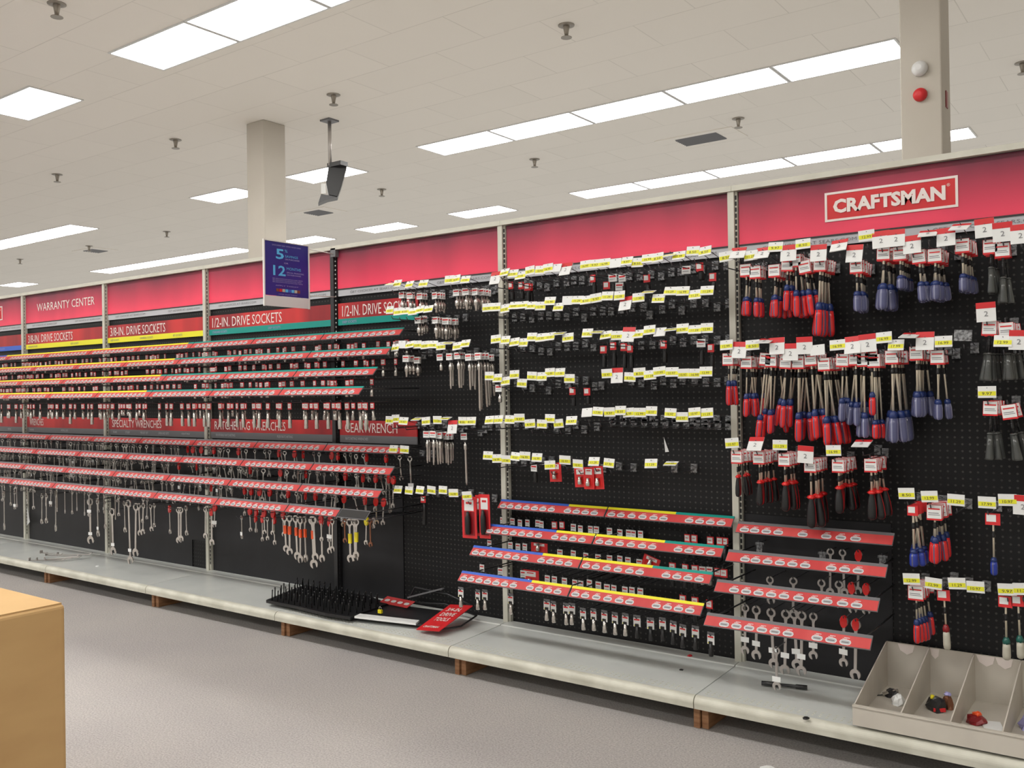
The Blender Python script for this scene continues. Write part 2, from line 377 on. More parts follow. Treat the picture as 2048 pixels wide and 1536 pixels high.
deck_names = ['at the far left edge', 'with a heap of loose hooks', 'left of the black spiked rack', 'under the black spiked rack', 'with the fallen red drive tools sign', 'under the coloured label rails', 'carrying the offwhite divided tray']
for k in range(7):
    x0, x1 = UX[k], UX[k+1]
    b = thing('shelving_bay', f'black pegboard shelving bay, {BAY[k]}', 'shelving', ((x0+x1)/2, 0, 0), 'bays of the pegboard wall')
    hx = W/2
    hx -= .0005
    obj('rail_front', MB().box(-hx, hx, -.040, -.001, 2.1405, 2.163).mesh('rail_front', 'beige'), b)
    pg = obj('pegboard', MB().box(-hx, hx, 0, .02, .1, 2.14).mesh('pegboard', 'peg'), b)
    obj('top_rail', MB().box(-hx, hx, 0, .03, 2.14, 2.165).mesh('top_rail', 'beige'), b)
    obj('lower_panel', MB().box(-hx, hx, .0, .02, 0, .1).mesh('lower_panel', 'black'), b)
    obj('back_panel', MB().box(-hx, hx, .022, .03, 0, 2.14).mesh('back_panel', 'beige'), b)
    if k < 5:
        sh = MB()
        if k == 2: sh.box(-hx+.02, hx-.21, -.006, 0, SH, 1.02).box(hx-.21, hx-.02, -.006, 0, .34, 1.02)
        elif k == 4: sh.box(-hx+.02, -hx+.50, -.006, 0, SH, .75)
        else: sh.box(-hx+.02, hx-.02, -.006, 0, SH, 1.02)
        obj('smooth_sheet', sh.mesh('smooth_sheet', 'sheet'), b, label='plain black sheet over the pegboard')
    if k == 6:
        obj('smooth_sheet', MB().box(-hx+.02, -.0, -.005, 0, SH, .78).mesh('smooth_sheet', 'sheet'), b, label='plain black sheet behind the wrenches')
    # base deck: its own lift-out unit
    d = thing('base_shelf', f'grey metal base shelf with cream front lip, {deck_names[k]}', 'shelf', ((x0+x1)/2, 0, SH), 'base shelves along the floor')
    g = .0015
    obj('deck', MB().prism([(-.006, 0), (-.006, -.012), (-.46, -.027), (-.46, -.015)], 'x', -hx+g, hx-g).mesh('deck', 'deck'), d)
    obj('rear_step', MB().prism([(-.007, .005), (-.007, 0), (-.085, -.003), (-.080, .002)], 'x', -hx+g, hx-g).mesh('rear_step', 'deck'), d)
    lip = MB(); pr = []
    for i in range(9):
        a = PI/2-i*PI/2/8*1.15; pr.append((-.46-.026*math.cos(a), -.041+.026*math.sin(a)))
    pr += [(-.484, -.062), (-.476, -.064), (-.47, -.03)]
    lip.prism([(y, z) for y, z in pr], 'x', -hx+g, hx-g)
    obj('front_lip', lip.mesh('front_lip', 'lip'), d)
    if k >= 4:
        pf = MB()
        for i in range(46):
            for j in range(3):
                xx = -hx+.03+i*.0254; yy = -.40-j*.018
                pf.box(xx-.004, xx+.004, yy-.002, yy+.002, -.0125-.00055*0+ -.0012*j, -.0115-.0006*j)
        obj('slots', pf.mesh('slots', 'lip'), d)

blk = [(94, 1166), (310, 1209), (570, 1258), (919, 1330), (1399, 1443)]
bl_w = ['leftmost under the shelf', 'second from left under the shelf', 'under the black spiked rack', 'below the fallen red sign', 'rightmost, below the shelf joint']
for (u, v), wh in zip(blk, bl_w):
    p = at(u, v, -.42); 
    t = thing('wooden_block', 'short reddish wooden block propping the base shelf, '+wh, 'block', (p.x+.01, -.40, 0), 'wooden blocks under the base shelf')
    b1 = obj('plank', MB().box(-.030, -.004, -.03, .25, 0, .105).mesh('plank', 'wood'), t); b2 = obj('plank', MB().box(0, .028, -.02, .25, 0, .105).mesh('plank', 'wood'), t)
    bev(b1, .002); bev(b2, .002)

# header panels with their grey web-address strips
def logo(parent, x, z, w, h, y):
    f = .009
    fr = MB().box(x, x+w, y-.003, y, z, z+f).box(x, x+w, y-.003, y, z+h-f, z+h).box(x, x+f, y-.003, y, z+f, z+h-f).box(x+w-f, x+w, y-.003, y, z+f, z+h-f)
    obj('logo_frame', fr.mesh('logo_frame', 'lettering'), parent)
    obj('logo_ground', MB().box(x+f, x+w-f, y-.001, y, z+f, z+h-f).mesh('logo_ground', 'redp'), parent)
    text('CRAFTSMAN', w-.075, h*.48, 'lettering', parent, (x+.033, y-.004, z+h*.26), thick=.045)
    text('®', .012, .012, 'lettering', parent, (x+w-.038, y-.004, z+h*.68))
hl = ['at the far left with a framed logo end', 'reading WARRANTY CENTER', 'right of the WARRANTY CENTER one, plain', 'plain, partly behind the blue poster', 'plain, right of the blue poster', 'plain, above the empty hooks', 'with the large white framed logo']
for k in range(7):
    x0 = UX[k]+.022; x1 = UX[k+1]-.022
    t = thing('header_panel', 'glossy red header graphic panel '+hl[k], 'sign', (0, -.008, 0), 'red header panels along the top')
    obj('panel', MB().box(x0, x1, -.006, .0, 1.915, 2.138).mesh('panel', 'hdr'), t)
    obj('edge_line', MB().box(x0, x1, -.008, 0, 1.909, 1.915).mesh('edge_line', 'ink'), t)
    if k == 0: logo(t, -.86, 1.965, .485, .117, -.0065)
    if k == 6: logo(t, 6.478, 1.966, .485, .116, -.0065)
    if k == 1: text('WARRANTY CENTER', .86, .062, 'lettering', t, (.205, -.008, 2.0))
    s = thing('address_strip', 'pale grey strip with a web address, '+['at the far left edge', 'below WARRANTY CENTER', 'above the right yellow-banded sign', 'partly behind the blue poster', 'above the right teal-banded sign', 'behind the empty hooks', 'behind the screwdriver tags'][k], 'sign', (0, -.008, 0), 'grey web address strips')
    obj('strip', MB().box(x0, x1, -.004, 0, 1.872, 1.909).mesh('strip', 'strip'), s)
    text('GET CHOICES AT SEARS.COM', .38, .013, 'ink2', s, (x0+.10, -.0055, 1.884))
    text('GET ADVICE AT SEARS.COM', .36, .013, 'ink2', s, (x1-.42, -.0055, 1.884))

# category signs
def cat_sign(k, txt, band, subs, x1=None, tw=.69):
    x0 = UX[k]+.024; x1 = x1 or UX[k+1]-.024
    cname = {'bb': 'blue', 'yb': 'yellow', 'tb': 'teal'}[band]
    t = thing('category_sign', f'red {txt or "drive sockets"} sign with {cname} band, {BAY[k]}', 'sign', (0, -.006, 0), 'socket category signs')
    obj('sign_face', MB().box(x0, x1, -.010, -.002, 1.740, 1.830).mesh('sign_face', 'sign'), t)
    obj('colour_band', MB().box(x0, x1, -.011, -.002, 1.703, 1.740).mesh('colour_band', band), t, label=cname+' band under the red sign')
    if txt: text(txt, tw, .062, 'lettering', t, (x0+.035, -.0115, 1.752))
    for xx, s in subs: text(s, .0095*len(s), .014, 'ink2' if band == 'yb' else 'lav', t, (xx, -.0125, 1.714))
cat_sign(0, '1/4-IN. DRIVE SOCKETS', 'bb', [(-1.1, 'STANDARD SOCKETS'), (-.45, 'DEEP SOCKETS')])
cat_sign(1, '3/8-IN. DRIVE SOCKETS', 'yb', [(.06, 'STANDARD SOCKETS'), (.72, 'DEEP SOCKETS')])
cat_sign(2, '3/8-IN. DRIVE SOCKETS', 'yb', [(1.28, 'DEEP SOCKETS'), (1.66, 'UNIVERSAL SOCKETS'), (2.06, 'BIT SOCKETS')])
cat_sign(3, '1/2-IN. DRIVE SOCKETS', 'tb', [(2.5, 'STANDARD SOCKETS'), (3.06, 'DEEP SOCKETS')])
cat_sign(4, '1/2-IN. DRIVE SOCKETS', 'tb', [(3.72, 'DEEP SOCKETS')], 4.30, .56)
def mid_sign(k, txt, tw, subs, x1=None, nm=None):
    x0 = UX[k]+.024; x1 = x1 or UX[k+1]-.024
    t = thing('category_sign', f'red {nm or txt} sign between the socket rails and the wrench rails', 'sign', (0, -.006, 0), 'wrench category signs')
    obj('sign_face', MB().box(x0, x1, -.010, -.002, 1.070, 1.154).mesh('sign_face', 'sign'), t)
    obj('label_band', MB().box(x0, x1, -.010, -.002, 1.028, 1.070).mesh('label_band', 'gb'), t)
    text(txt, tw, .054, 'lettering', t, (x0+.045, -.0115, 1.086))
    for xx, s in subs: text(s, .0095*len(s), .015, 'strip', t, (xx, -.0115, 1.043))
mid_sign(0, 'WRENCHES', .32, [(-1.1, 'COMBINATION'), (-.3, 'METRIC')], nm='far-left WRENCHES')
mid_sign(1, 'WRENCHES', .22, [(.06, 'STANDARD'), (.56, 'METRIC SETS')])
mid_sign(2, 'SPECIALTY WRENCHES', .62, [(1.30, 'FLARE'), (1.46, 'STUBBY'), (1.65, 'MIDGET SET'), (1.87, 'OPEN END SETS'), (2.14, 'ADJUSTABLE')])
mid_sign(3, 'RATCHETING WRENCHES', .70, [(2.52, 'REVERSIBLE RATCHETING'), (3.13, 'FLEX RATCHETING')])
mid_sign(4, 'GEARWRENCH', .41, [(3.73, 'RATCHETING WRENCHES')], 4.28, 'single-word')

# ------------------------------------------------------------------ blue poster on its wire arm
PX = 3*W+.012
t = thing('hanging_poster', 'blue 5 and 12 offer poster in white frame sticking out from the black upright', 'sign', (PX, 0, 0))
y0, y1 = -.532, -.230
obj('poster_sheet', MB().box(.0, .004, y0, y1, 1.845, 2.137).mesh('poster_sheet', 'poster'), t)
fr = MB().box(-.003, .007, y0-.008, y0, 1.785, 2.143).box(-.003, .007, y1, y1+.008, 1.785, 2.143).box(-.003, .007, y0, y1, 2.137, 2.143)
obj('poster_frame', fr.mesh('poster_frame', 'frame'), t)
obj('white_footer', MB().box(-.001, .005, y0, y1, 1.787, 1.843).mesh('white_footer', 'whitep'), t)
arm = MB().tube([(.0, 0, 2.115), (.0, -.24, 2.125)], .003).tube([(0, 0, 1.87), (0, -.24, 1.862)], .003).tube([(0, -.018, 1.2), (0, -.018, 2.13)], .006)
obj('wire_arm', arm.mesh('wire_arm', 'frame'), t)
obj('clamp', MB().box(-.02, .02, -.04, 0, 2.10, 2.15).mesh('clamp', 'gb'), t)
def ptext(txt, yy, zz, w, h, m, th=0):
    o = text(txt, w, h, m, t, (.0048, yy, zz), thick=th); o.rotation_euler = (0, 0, PI/2)
ptext('SAVE EVERY DAY WITH YOUR CARD', y0+.05, 2.115, .20, .007, 'lav')
ptext('5', y0+.075, 2.045, .055, .055, 'cyan', .02); ptext('%', y0+.135, 2.085, .02, .016, 'cyan'); ptext('SAVINGS', y0+.138, 2.058, .09, .013, 'cyan'); ptext('ON PURCHASES', y0+.138, 2.044, .10, .008, 'lav')
ptext('OR', y0+.13, 2.022, .03, .008, 'lav')
ptext('12', y0+.055, 1.955, .085, .055, 'cyan', .02); ptext('MONTHS', y0+.148, 1.990, .10, .015, 'cyan'); ptext('SPECIAL FINANCING', y0+.148, 1.972, .12, .008, 'lav'); ptext('ON PURCHASES', y0+.148, 1.960, .10, .007, 'lav')
for i, zz in enumerate((1.935, 1.926, 1.917)): ptext('SEE ASSOCIATE FOR DETAILS AND TERMS', y0+.05, zz, .21-.01*(i % 2), .0055, 'lav')
ptext('APPLY TODAY', y0+.07, 1.898, .16, .006, 'lav'); ptext('OFFER VALID TODAY', y0+.09, 1.852, .13, .005, 'lav')
for i, m in enumerate(('brown', 'redp', 'pale', 'cyan', 'bb', 'cyan', 'pale', 'brown')):
    obj('card_picture', MB().box(.004, .0052, y0+.075+i*.021, y0+.093+i*.021, 1.868, 1.884).mesh('card_picture', m), t)

# ------------------------------------------------------------------ label rails
def pill(mb, cx, y, cz, w, h, mi, n=4):
    v = []; r = h/2
    for s, a0 in ((1, -PI/2), (-1, PI/2)):
        for i in range(n+1):
            a = a0+PI*i/n; v.append((cx+s*(w/2-r)+r*math.cos(a)*1, y, cz+r*math.sin(a)))
    mb.add(v, [tuple(range(len(v)))], mi)
TILT = math.radians(45)
_rail = {}
def rail(x0, x1, y, z, bands, nlab, prongs, label, group, labs=None, ins='insert', py=None):
    """z = height of the upper edge; the face leans back 45 degrees"""
    L = x1-x0-.006; hgt = .056
    t = thing('label_rail', label, 'label rail', (x0, y, z), group)
    k = (round(L, 3), tuple(bands), nlab, ins, tuple(labs or ()))
    if k not in _rail:
        bk = MB().box(0, L, 0, .004, -hgt, 0)
        rd = MB().box(.002, L-.002, -.0015, 0, -hgt+.002, -.013)
        cbs = []
        for a, b, m in bands: cbs.append((m, MB().box(max(0, a*L), b*L, -.002, 0, -.013, .0).mesh('colour_band', m)))
        pl = MB(); xs = labs or [(.06+.88*(i+.5)/nlab) for i in range(nlab)]
        pw = min(.040, L/(len(xs)+2)*.85)
        for f in xs:
            c_ = 0 if labs else f*L
            pill(pl, c_, -.0022, -.041, pw, .021, 0); pill(pl, c_, -.0028, -.041, pw*.88, .0155, 1)
            pl.box(c_-pw*.3, c_+pw*.3, -.0034, -.003, -.044, -.0395, 2)
            pl.box(c_-pw*.18, c_+pw*.3, -.0026, -.0020, -.0245, -.0225, 0); pl.box(c_-pw*.3, c_+pw*.1, -.0026, -.0020, -.0285, -.0270, 0)
            if labs: break
        _rail[k] = (bk.mesh('rail_body', 'gb'), rd.mesh('red_insert', ins), cbs, pl.mesh('price_labels', ['white', 'strip', 'ink2']))
    bk, rd, cbs, pl = _rail[k]
    for nm, me in [('rail_body', bk), ('red_insert', rd)]+[('colour_band', c[1]) for c in cbs]+([] if labs else [('price_labels', pl)]):
        o = obj(nm, me, t); o.rotation_euler = (-TILT, 0, 0)
    for f in labs or []:
        o = obj('price_label', pl, t, (f*L, 0, 0)); o.rotation_euler = (-TILT, 0, 0)
    ln = -y-.01
    kk = ('arm', round(ln, 3))
    if kk not in _rail:
        _rail[kk] = MB().tube([(0, ln, -.012), (0, .01, -.012)], .0035, 5).mesh('support_arm', 'blackm')
        _rail[('p', round(ln, 3))] = MB().tube([(0, ln+.004, -.03), (0, .022, -.030), (0, .013, -.020)], .0022, 5).mesh('prong', 'wire')
    for xx in (.03, L-.03): obj('support_arm', _rail[kk], t, (xx, 0, 0))
    for q in prongs:
        xx, zz = q if isinstance(q, tuple) else (q, z-.03)
        obj('prong', _rail[('p', round(ln, 3))], t, (xx-x0, 0, zz-z+.03))
    return t

# ------------------------------------------------------------------ sockets on hang tags
def sock_protos():
    P = {}
    # small red/white tag over a chrome socket
    for nm, m1 in (('c', 'chrome'), ('k', 'black')):
        for L in (.035, .05, .08):
            b = MB().lathe([(.0085, 0), (.0095, .003), (.0095, L*.45), (.0075, L*.55), (.0075, L)], n=10, z0=-.045-L)
            P[nm+str(L)] = b.mesh('socket_body', m1)
    P['tag_r'] = MB().box(-.014, .014, -.0015, 0, -.036, -.004, 0).box(-.012, .009, -.0022, -.0015, -.030, -.008, 1).box(-.008, .004, -.0026, -.0022, -.020, -.0175, 0).mesh('hang_tag', ['redc', 'white'])
    P['tag_w'] = MB().box(-.014, .014, -.0015, 0, -.038, -.004, 1).box(-.011, .010, -.0022, -.0015, -.017, -.011, 0).box(-.011, .008, -.002, -.0015, -.028, -.026, 2).mesh('hang_tag', ['redc', 'white', 'ink2'])
    P['tag_y'] = MB().box(-.016, .016, -.0015, 0, -.048, -.012, 1).box(-.013, .012, -.0022, -.0015, -.022, -.016, 0).box(-.013, .0, -.0022, -.0015, -.046, -.041, 2).box(-.016, .016, -.001, 0, -.012, .0, 3).mesh('hang_tag', ['redc', 'white', 'yb', 'gb'])
    P['hanger'] = MB().box(-.008, .008, -.005, .001, -.05, -.036).tube([(0, 0, -.006), (.004, 0, .004), (-.004, 0, .006), (0, 0, -.004)], .0015, 4).mesh('hanger', 'black')
    return P
SP = sock_protos()
def socket(x, y, z, body, tg, label, group, rz=0, ry=0, sc=1):
    """z is the prong height it hangs from"""
    o = obj('socket', SP[body], None, (x, y, z)); o.rotation_euler = (0, ry, rz); o.scale = (sc,)*3
    tag(o, label, 'socket', group)
    obj('hang_tag', SP[tg], o); obj('hanger', SP['hanger'], o)
    return o

# left upper group: four rails, sockets behind and below each
SEG = [4.33-.61*k for k in range(10)]
UR = [(-.15, 1.652), (-.25, 1.548), (-.35, 1.443), (-.45, 1.345)]
RW = ['top', 'second', 'third', 'lowest']
def seg_bands(x0, x1):
    b = []
    for a, c, m in ((-9, 0, 'bb'), (0, 2*W, 'yb'), (2*W, 9, 'tb')):
        lo, hi = max(a, x0), min(c, x1)
        if hi > lo: b.append(((lo-x0)/(x1-x0), (hi-x0)/(x1-x0), m))
    return b
n_sock = {}
for r, (y, z) in enumerate(UR):
    for k in range(8):
        x1 = SEG[k]; x0 = SEG[k+1]
        n = 8; xs = [x0+(i+.5)*(x1-x0)/n for i in range(n)]
        rail(x0, x1, y, z, [(round(a, 2), round(b, 2), m) for a, b, m in seg_bands(x0, x1)], 11, [(q, z-(.055 if r < 3 else .077)-.001) for q in xs],
             f'red label rail, {RW[r]} socket rail, {ORD[k]} length from its right end', f'{RW[r]} socket rail')
        cnt = 0
        for i, x in enumerate(xs):
            if x < -.5 or (r < 3 and random.random() < .12) or (r == 3 and random.random() < .05): continue
            b = bay_of(x); key = (r, b); n_sock[key] = n_sock.get(key, 0)
            dx = random.uniform(-.008, .008)
            bod = random.choice(['c0.035', 'c0.05', 'c0.05', 'k0.05']) if r < 3 else random.choice(['c0.05', 'c0.08', 'c0.05'])
            if r == 3 and k < 3: bod = 'c0.08'
            socket(x+dx, y+random.uniform(.045, .075), z-(.055 if r < 3 else .077), bod, 'tag_r', (r, b, x, 'sk'), f'sockets under the {RW[r]} socket rail', random.uniform(-.25, .25), random.uniform(-.05, .05), 1.0 if r < 3 else 1.15)

# ------------------------------------------------------------------ combination wrenches
def wrench_mesh(L, w, m, flat=.004, big=1.0):
    """hangs from the ring at the origin; open jaw at the bottom"""
    mb = MB(); t = flat/2; R = w*1.25; r = w*.72; n = 14; cz = -R*.9
    v = []
    for yy in (-t*1.5, t*1.5):
        for i in range(n):
            a = 2*PI*i/n; v.append((R*math.cos(a), yy, cz+R*math.sin(a)))
        for i in range(n):
            a = 2*PI*i/n; v.append((r*math.cos(a), yy, cz+r*math.sin(a)))
    f = []
    for i in range(n):
        j = (i+1) % n
        f += [(i, j, n+j, n+i), (3*n+i, 3*n+j, 2*n+j, 2*n+i), (j, i, 2*n+i, 2*n+j), (n+i, n+j, 3*n+j, 3*n+i)]
    mb.add(v, f)
    s = w*.36; zt = cz-R*.9; zb = -L+w*1.6
    mb.prism([(-s*1.4, zt), (s*1.4, zt), (s, zt-w*.8), (s, zb+w*.6), (s*1.6, zb), (-s*1.6, zb), (-s, zb+w*.6), (-s, zt-w*.8)][::-1], 'y', -t, t)
    J = w*1.35*big; c = -L+J*.6; out = []
    # jaw: a rounded C whose mouth points down and a little sideways
    mouth = -PI/2+.26; half = .50
    angs = [mouth+half+i*(2*PI-2*half)/14 for i in range(15)]
    outer = [(J*math.cos(a), c+J*math.sin(a)) for a in angs]
    innr = J*.50; inner = []
    dx, dz = math.cos(mouth), math.sin(mouth); px, pz = -dz, dx
    e1 = (outer[0][0], outer[0][1]); e2 = (outer[-1][0], outer[-1][1])
    k1 = (innr*.8*px-J*.15*dx, c+innr*.8*pz-J*.15*dz); k2 = (-innr*.8*px-J*.15*dx, c-innr*.8*pz-J*.15*dz)
    o = len(mb.v); ring = outer
    inn = []
    for i, a in enumerate(angs):
        q = i/14; # slide along U shaped throat
        if q < .35: s_ = q/.35; p = (e1[0]*(1-s_)*.93+k1[0]*s_, (e1[1]-c)*(1-s_)*.93+c*(1-s_)+k1[1]*s_)
        elif q > .65: s_ = (1-q)/.35; p = (e2[0]*(1-s_)*.93+k2[0]*s_, (e2[1]-c)*(1-s_)*.93+c*(1-s_)+k2[1]*s_)
        else: s_ = (q-.35)/.3; p = (k1[0]*(1-s_)+k2[0]*s_-dx*innr*.25*math.sin(PI*s_), k1[1]*(1-s_)+k2[1]*s_-dz*innr*.25*math.sin(PI*s_))
        inn.append(p)
    N = 15; v = [(x, -t*1.4, z) for x, z in outer]+[(x, -t*1.4, z) for x, z in inn]+[(x, t*1.4, z) for x, z in outer]+[(x, t*1.4, z) for x, z in inn]
    f = []
    for i in range(N-1):
        f += [(i, i+1, N+i+1, N+i), (3*N+i, 3*N+i+1, 2*N+i+1, 2*N+i), (i+1, i, 2*N+i, 2*N+i+1), (N+i, N+i+1, 3*N+i+1, 3*N+i)]
    f += [(0, N, 3*N, 2*N), (N-1, 2*N-1, 4*N-1, 3*N-1)]
    mb.add(v, f)
    return mb.mesh('wrench_body', m)
_w = {}
def wmesh(L, w, m):
    k = (L, w, m)
    if k not in _w: _w[k] = wrench_mesh(L, w, m)
    return _w[k]
_cap = {}
def cap(w, m, tall=1):
    k = ('cap', w, m, tall)
    if k not in _cap:
        R = .0135; mb = MB().prism([(R*math.cos(a)*1.0, -.017+.023*math.sin(a)) for a in [2*PI*i/12 for i in range(12)]][::-1], 'y', -.006, .005)
        _cap[k] = mb.mesh('plastic_holder', m)
    return _cap[k]
tagw = MB().box(-.016, .016, -.004, -.003, -.010, .010).mesh('size_sticker', 'white')
def wrench(x, y, z, L, w, label, group, m='chrome', capm=None, sleeve=None, sticker=None, ry=0, rz=0):
    o = obj('wrench', wmesh(L, w, m), None, (x, y, z)); o.rotation_euler = (0, ry, rz)
    tag(o, label, 'wrench', group)
    if capm: obj('plastic_holder', cap(w, capm), o, label={'red': 'red', 'gold': 'yellow', 'orange': 'orange'}[capm]+' plastic holder')
    if sleeve:
        c, f0, ln = sleeve
        k = ('sl', c, ln)
        if k not in _cap: _cap[k] = MB().box(-.009, .009, -.005, .005, -ln, 0).mesh('sleeve', c)
        obj('sleeve', _cap[k], o, (0, 0, -f0))
    if sticker: obj('size_sticker', tagw, o, (0, 0, -sticker))
    return o
# the wrenches that hang clear below the lowest wrench rail, with their own lengths (photo: top, bottom)
low = [(8, 985, 1055, 0, 0), (28, 985, 1015, 0, 1), (82, 990, 1044, 0, 0), (93, 990, 1042, 0, 0), (110, 985, 1058, 0, 0), (178, 1000, 1082, 0, 1), (195, 1000, 1068, 0, 1), (208, 1005, 1053, 0, 0), (222, 1020, 1104, 0, 1), (249, 1005, 1060, 0, 0), (256, 1003, 1122, 0, 1), (270, 1010, 1108, 0, 0), (278, 1010, 1066, 0, 0), (286, 1010, 1064, 0, 0), (299, 1012, 1058, 0, 0), (309, 1010, 1050, 0, 0),
       (338, 1016, 1063, 'red', 0), (355, 1018, 1081, 0, 0), (362, 1018, 1078, 0, 0), (371, 1015, 1066, 0, 0), (409, 1018, 1072, 0, 0), (423, 1022, 1085, 'red', 0), (482, 1035, 1073, 0, 1), (509, 1035, 1060, 'red', 0), (525, 1035, 1078, 'red', 0), (534, 1038, 1076, 0, 0), (546, 1038, 1085, 'red', 0),
       (569, 1035, 1097, 'or', 0), (578, 1035, 1104, 'or', 0), (589, 1035, 1113, 'or', 0), (601, 1037, 1120, 'or', 0), (608, 1037, 1118, 'or', 0), (622, 1037, 1130, 'or', 0), (627, 1037, 1114, 0, 0), (642, 1040, 1118, 'red', 0), (657, 1042, 1102, 'red', 0), (665, 1042, 1098, 0, 0),
       (698, 1042, 1118, 'ye', 0), (706, 1042, 1116, 0, 0), (713, 1042, 1110, 'ye', 0), (688, 1042, 1080, 'br', 0), (731, 1040, 1085, 'ye2', 0), (740, 1042, 1088, 'br', 0), (746, 1040, 1052, 0, 0)]
def lowp(a, b):
    out = []
    for u, vt, vb, c, st in low:
        p = at(u, vt, -.385)
        if a < p.x < b: out.append((p.x, p.z+.002))
    return out
LR = [(-.15, 1.030), (-.25, .930), (-.34, .822), (-.43, .722)]
redx = [[375, 385, 397, 422, 465, 475, 545, 550, 585, 595, 607, 655, 668, 673, 732, 772, 804], [350, 387, 490, 557, 607, 620, 679, 735, 748, 768, 790],
        [419, 442, 478, 504, 510, 523, 540, 568, 600, 618, 675, 686, 723, 741, 759], [422, 490, 500, 522, 540, 566, 642, 655]]
WL = [(.13, .0095), (.16, .0105), (.19, .0115), (.25, .013), (.30, .014)]
row4 = {}
for r, (y, z) in enumerate(LR):
    rx = [at(u, 950, y+.03).x for u in redx[r]]
    for k in range(8):
        x1 = SEG[k]+.012; x0 = x1-.61
        n = 8; xs = [x0+(i+.5)*(x1-x0)/n for i in range(n)]
        last = (r == 3 and k == 0)
        if last:
            rail(x0, x0+.40, y, z, [(0, 1, 'gb')], 7, lowp(x0, x0+.40), 'red label rail, lowest wrench rail, rightmost printed length', 'lowest wrench rail')
            tt = thing('label_rail', 'bare grey end of the lowest wrench rail, its red insert missing', 'label rail', (x0+.40, y, z))
            bo = obj('rail_body', MB().box(0, .205, 0, .004, -.056, 0).mesh('rail_body', 'gb'), tt); bo.rotation_euler = (-TILT, 0, 0)
            obj('backing_plate', MB().box(.005, .2, -.002, 0, -.052, -.006).mesh('backing_plate', 'blackm'), tt).rotation_euler = (-TILT, 0, 0)
            obj('support_arm', MB().tube([(0, -y, -.012), (0, 0, -.012)], .0035, 5).mesh('support_arm', 'blackm'), tt, (.18, 0, 0))
            for q, zq in lowp(x0+.40, x0+.7): obj('prong', MB().tube([(0, -y, 0), (0, .02, 0)], .0022, 5).mesh('prong', 'wire'), tt, (q-x0-.40, 0, zq-z))
        else:
            rail(x0, x1, y, z, [(0, 1, 'gb')], 11, [(q, z-.065) for q in xs]+(lowp(x0, x1) if r == 3 else []), f'red label rail, {RW[r]} wrench rail, {ORD[k]} length from its right end', f'{RW[r]} wrench rail')
        for i, x in enumerate(xs):
            if x < -.5: continue
            isred = any(abs(x-q) < .033 for q in rx)
            if not isred and random.random() < (.12 if x < 2.0 else .45): continue
            if r == 3 and x > 2.44 and not isred: continue
            Lw, ww = WL[random.choice([0, 0, 1, 1, 2] if r < 2 else [0, 0, 1])]
            wrench(x+random.uniform(-.01, .01), y+random.uniform(.03, .06), z-.058, Lw, ww, (r, bay_of(x), x, 'wr', isred), f'wrenches under the {RW[r]} wrench rail',
                   capm='red' if isred else None, sticker=(Lw*.8 if random.random() < .15 else None), ry=random.uniform(-.07, .07), rz=random.uniform(-.5, .5),
                   m=random.choice(['chrome', 'chrome', 'steel']))
for i, (u, vt, vb, c, st) in enumerate(low):
    y = -.385; p = at(u, vt, y); q = at(u, vb, y); L = p.z-q.z+.02
    ww = max(.010, min(.021, L*.072))
    kw = dict(m='chrome')
    if c == 'red': kw['capm'] = 'red'
    if c == 'or': kw['sleeve'] = ('orange', L*.28, .045)
    if c == 'ye': kw['sleeve'] = ('gold', L*.35, .05)
    if c == 'ye2': kw['capm'] = 'gold'
    if c == 'br': kw['m'] = 'brown'
    if st: kw['sticker'] = L*.8
    wrench(p.x, y+(i % 3)*.004, p.z+.01, L, round(ww, 3), (4, bay_of(p.x), p.x, 'wl', c), 'long wrenches hanging below the lowest wrench rail', ry=random.uniform(-.05, .05), rz=random.uniform(-.35, .35), **kw)

# what nobody could count: the further sockets and wrenches crowded behind the front ones
def merge(mb, me, loc, ry, mmap):
    R_ = Matrix.Rotation(ry, 3, 'Y'); o = len(mb.v)
    for v in me.vertices: mb.v.append(tuple(R_ @ v.co+Vector(loc)))
    for p in me.polygons: mb.f.append(tuple(o+k for k in p.vertices)); mb.m.append(mmap[p.material_index]); mb.sm.append(p.use_smooth)
for r, (y, z) in enumerate(UR):
    mb = MB()
    for i in range(46):
        loc = (random.uniform(-.5, 4.28), y+random.uniform(.085, .12), z-(.057 if r < 3 else .080))
        merge(mb, SP[random.choice(['c0.035', 'c0.05', 'k0.05'])], loc, random.uniform(-.1, .1), [0]); merge(mb, SP['tag_r'], loc, 0, [2, 3])
    tag(obj('crowded_sockets', mb.mesh('crowded_sockets', ['chrome', 'black', 'redc', 'white'])), f'further small red-tagged sockets crowded behind the front ones on the {RW[r]} socket rail', 'sockets', None, 'stuff')
for r, (y, z) in enumerate(LR[:3]):
    mb = MB()
    for i in range(60):
        x = -.5+2.9*random.random()**1.2 if i < 45 else random.uniform(2.4, 4.2)
        merge(mb, wmesh(*random.choice([(.10, .009), (.13, .0095), (.16, .0105)][:3-(r == 2)]), 'chrome'), (x, y+random.uniform(.07, .11), z-.06), random.uniform(-.35, .35), [0])
    tag(obj('crowded_wrenches', mb.mesh('crowded_wrenches', 'chrome')), f'further small chrome wrenches crowded behind the front ones on the {RW[r]} wrench rail', 'wrenches', None, 'stuff')

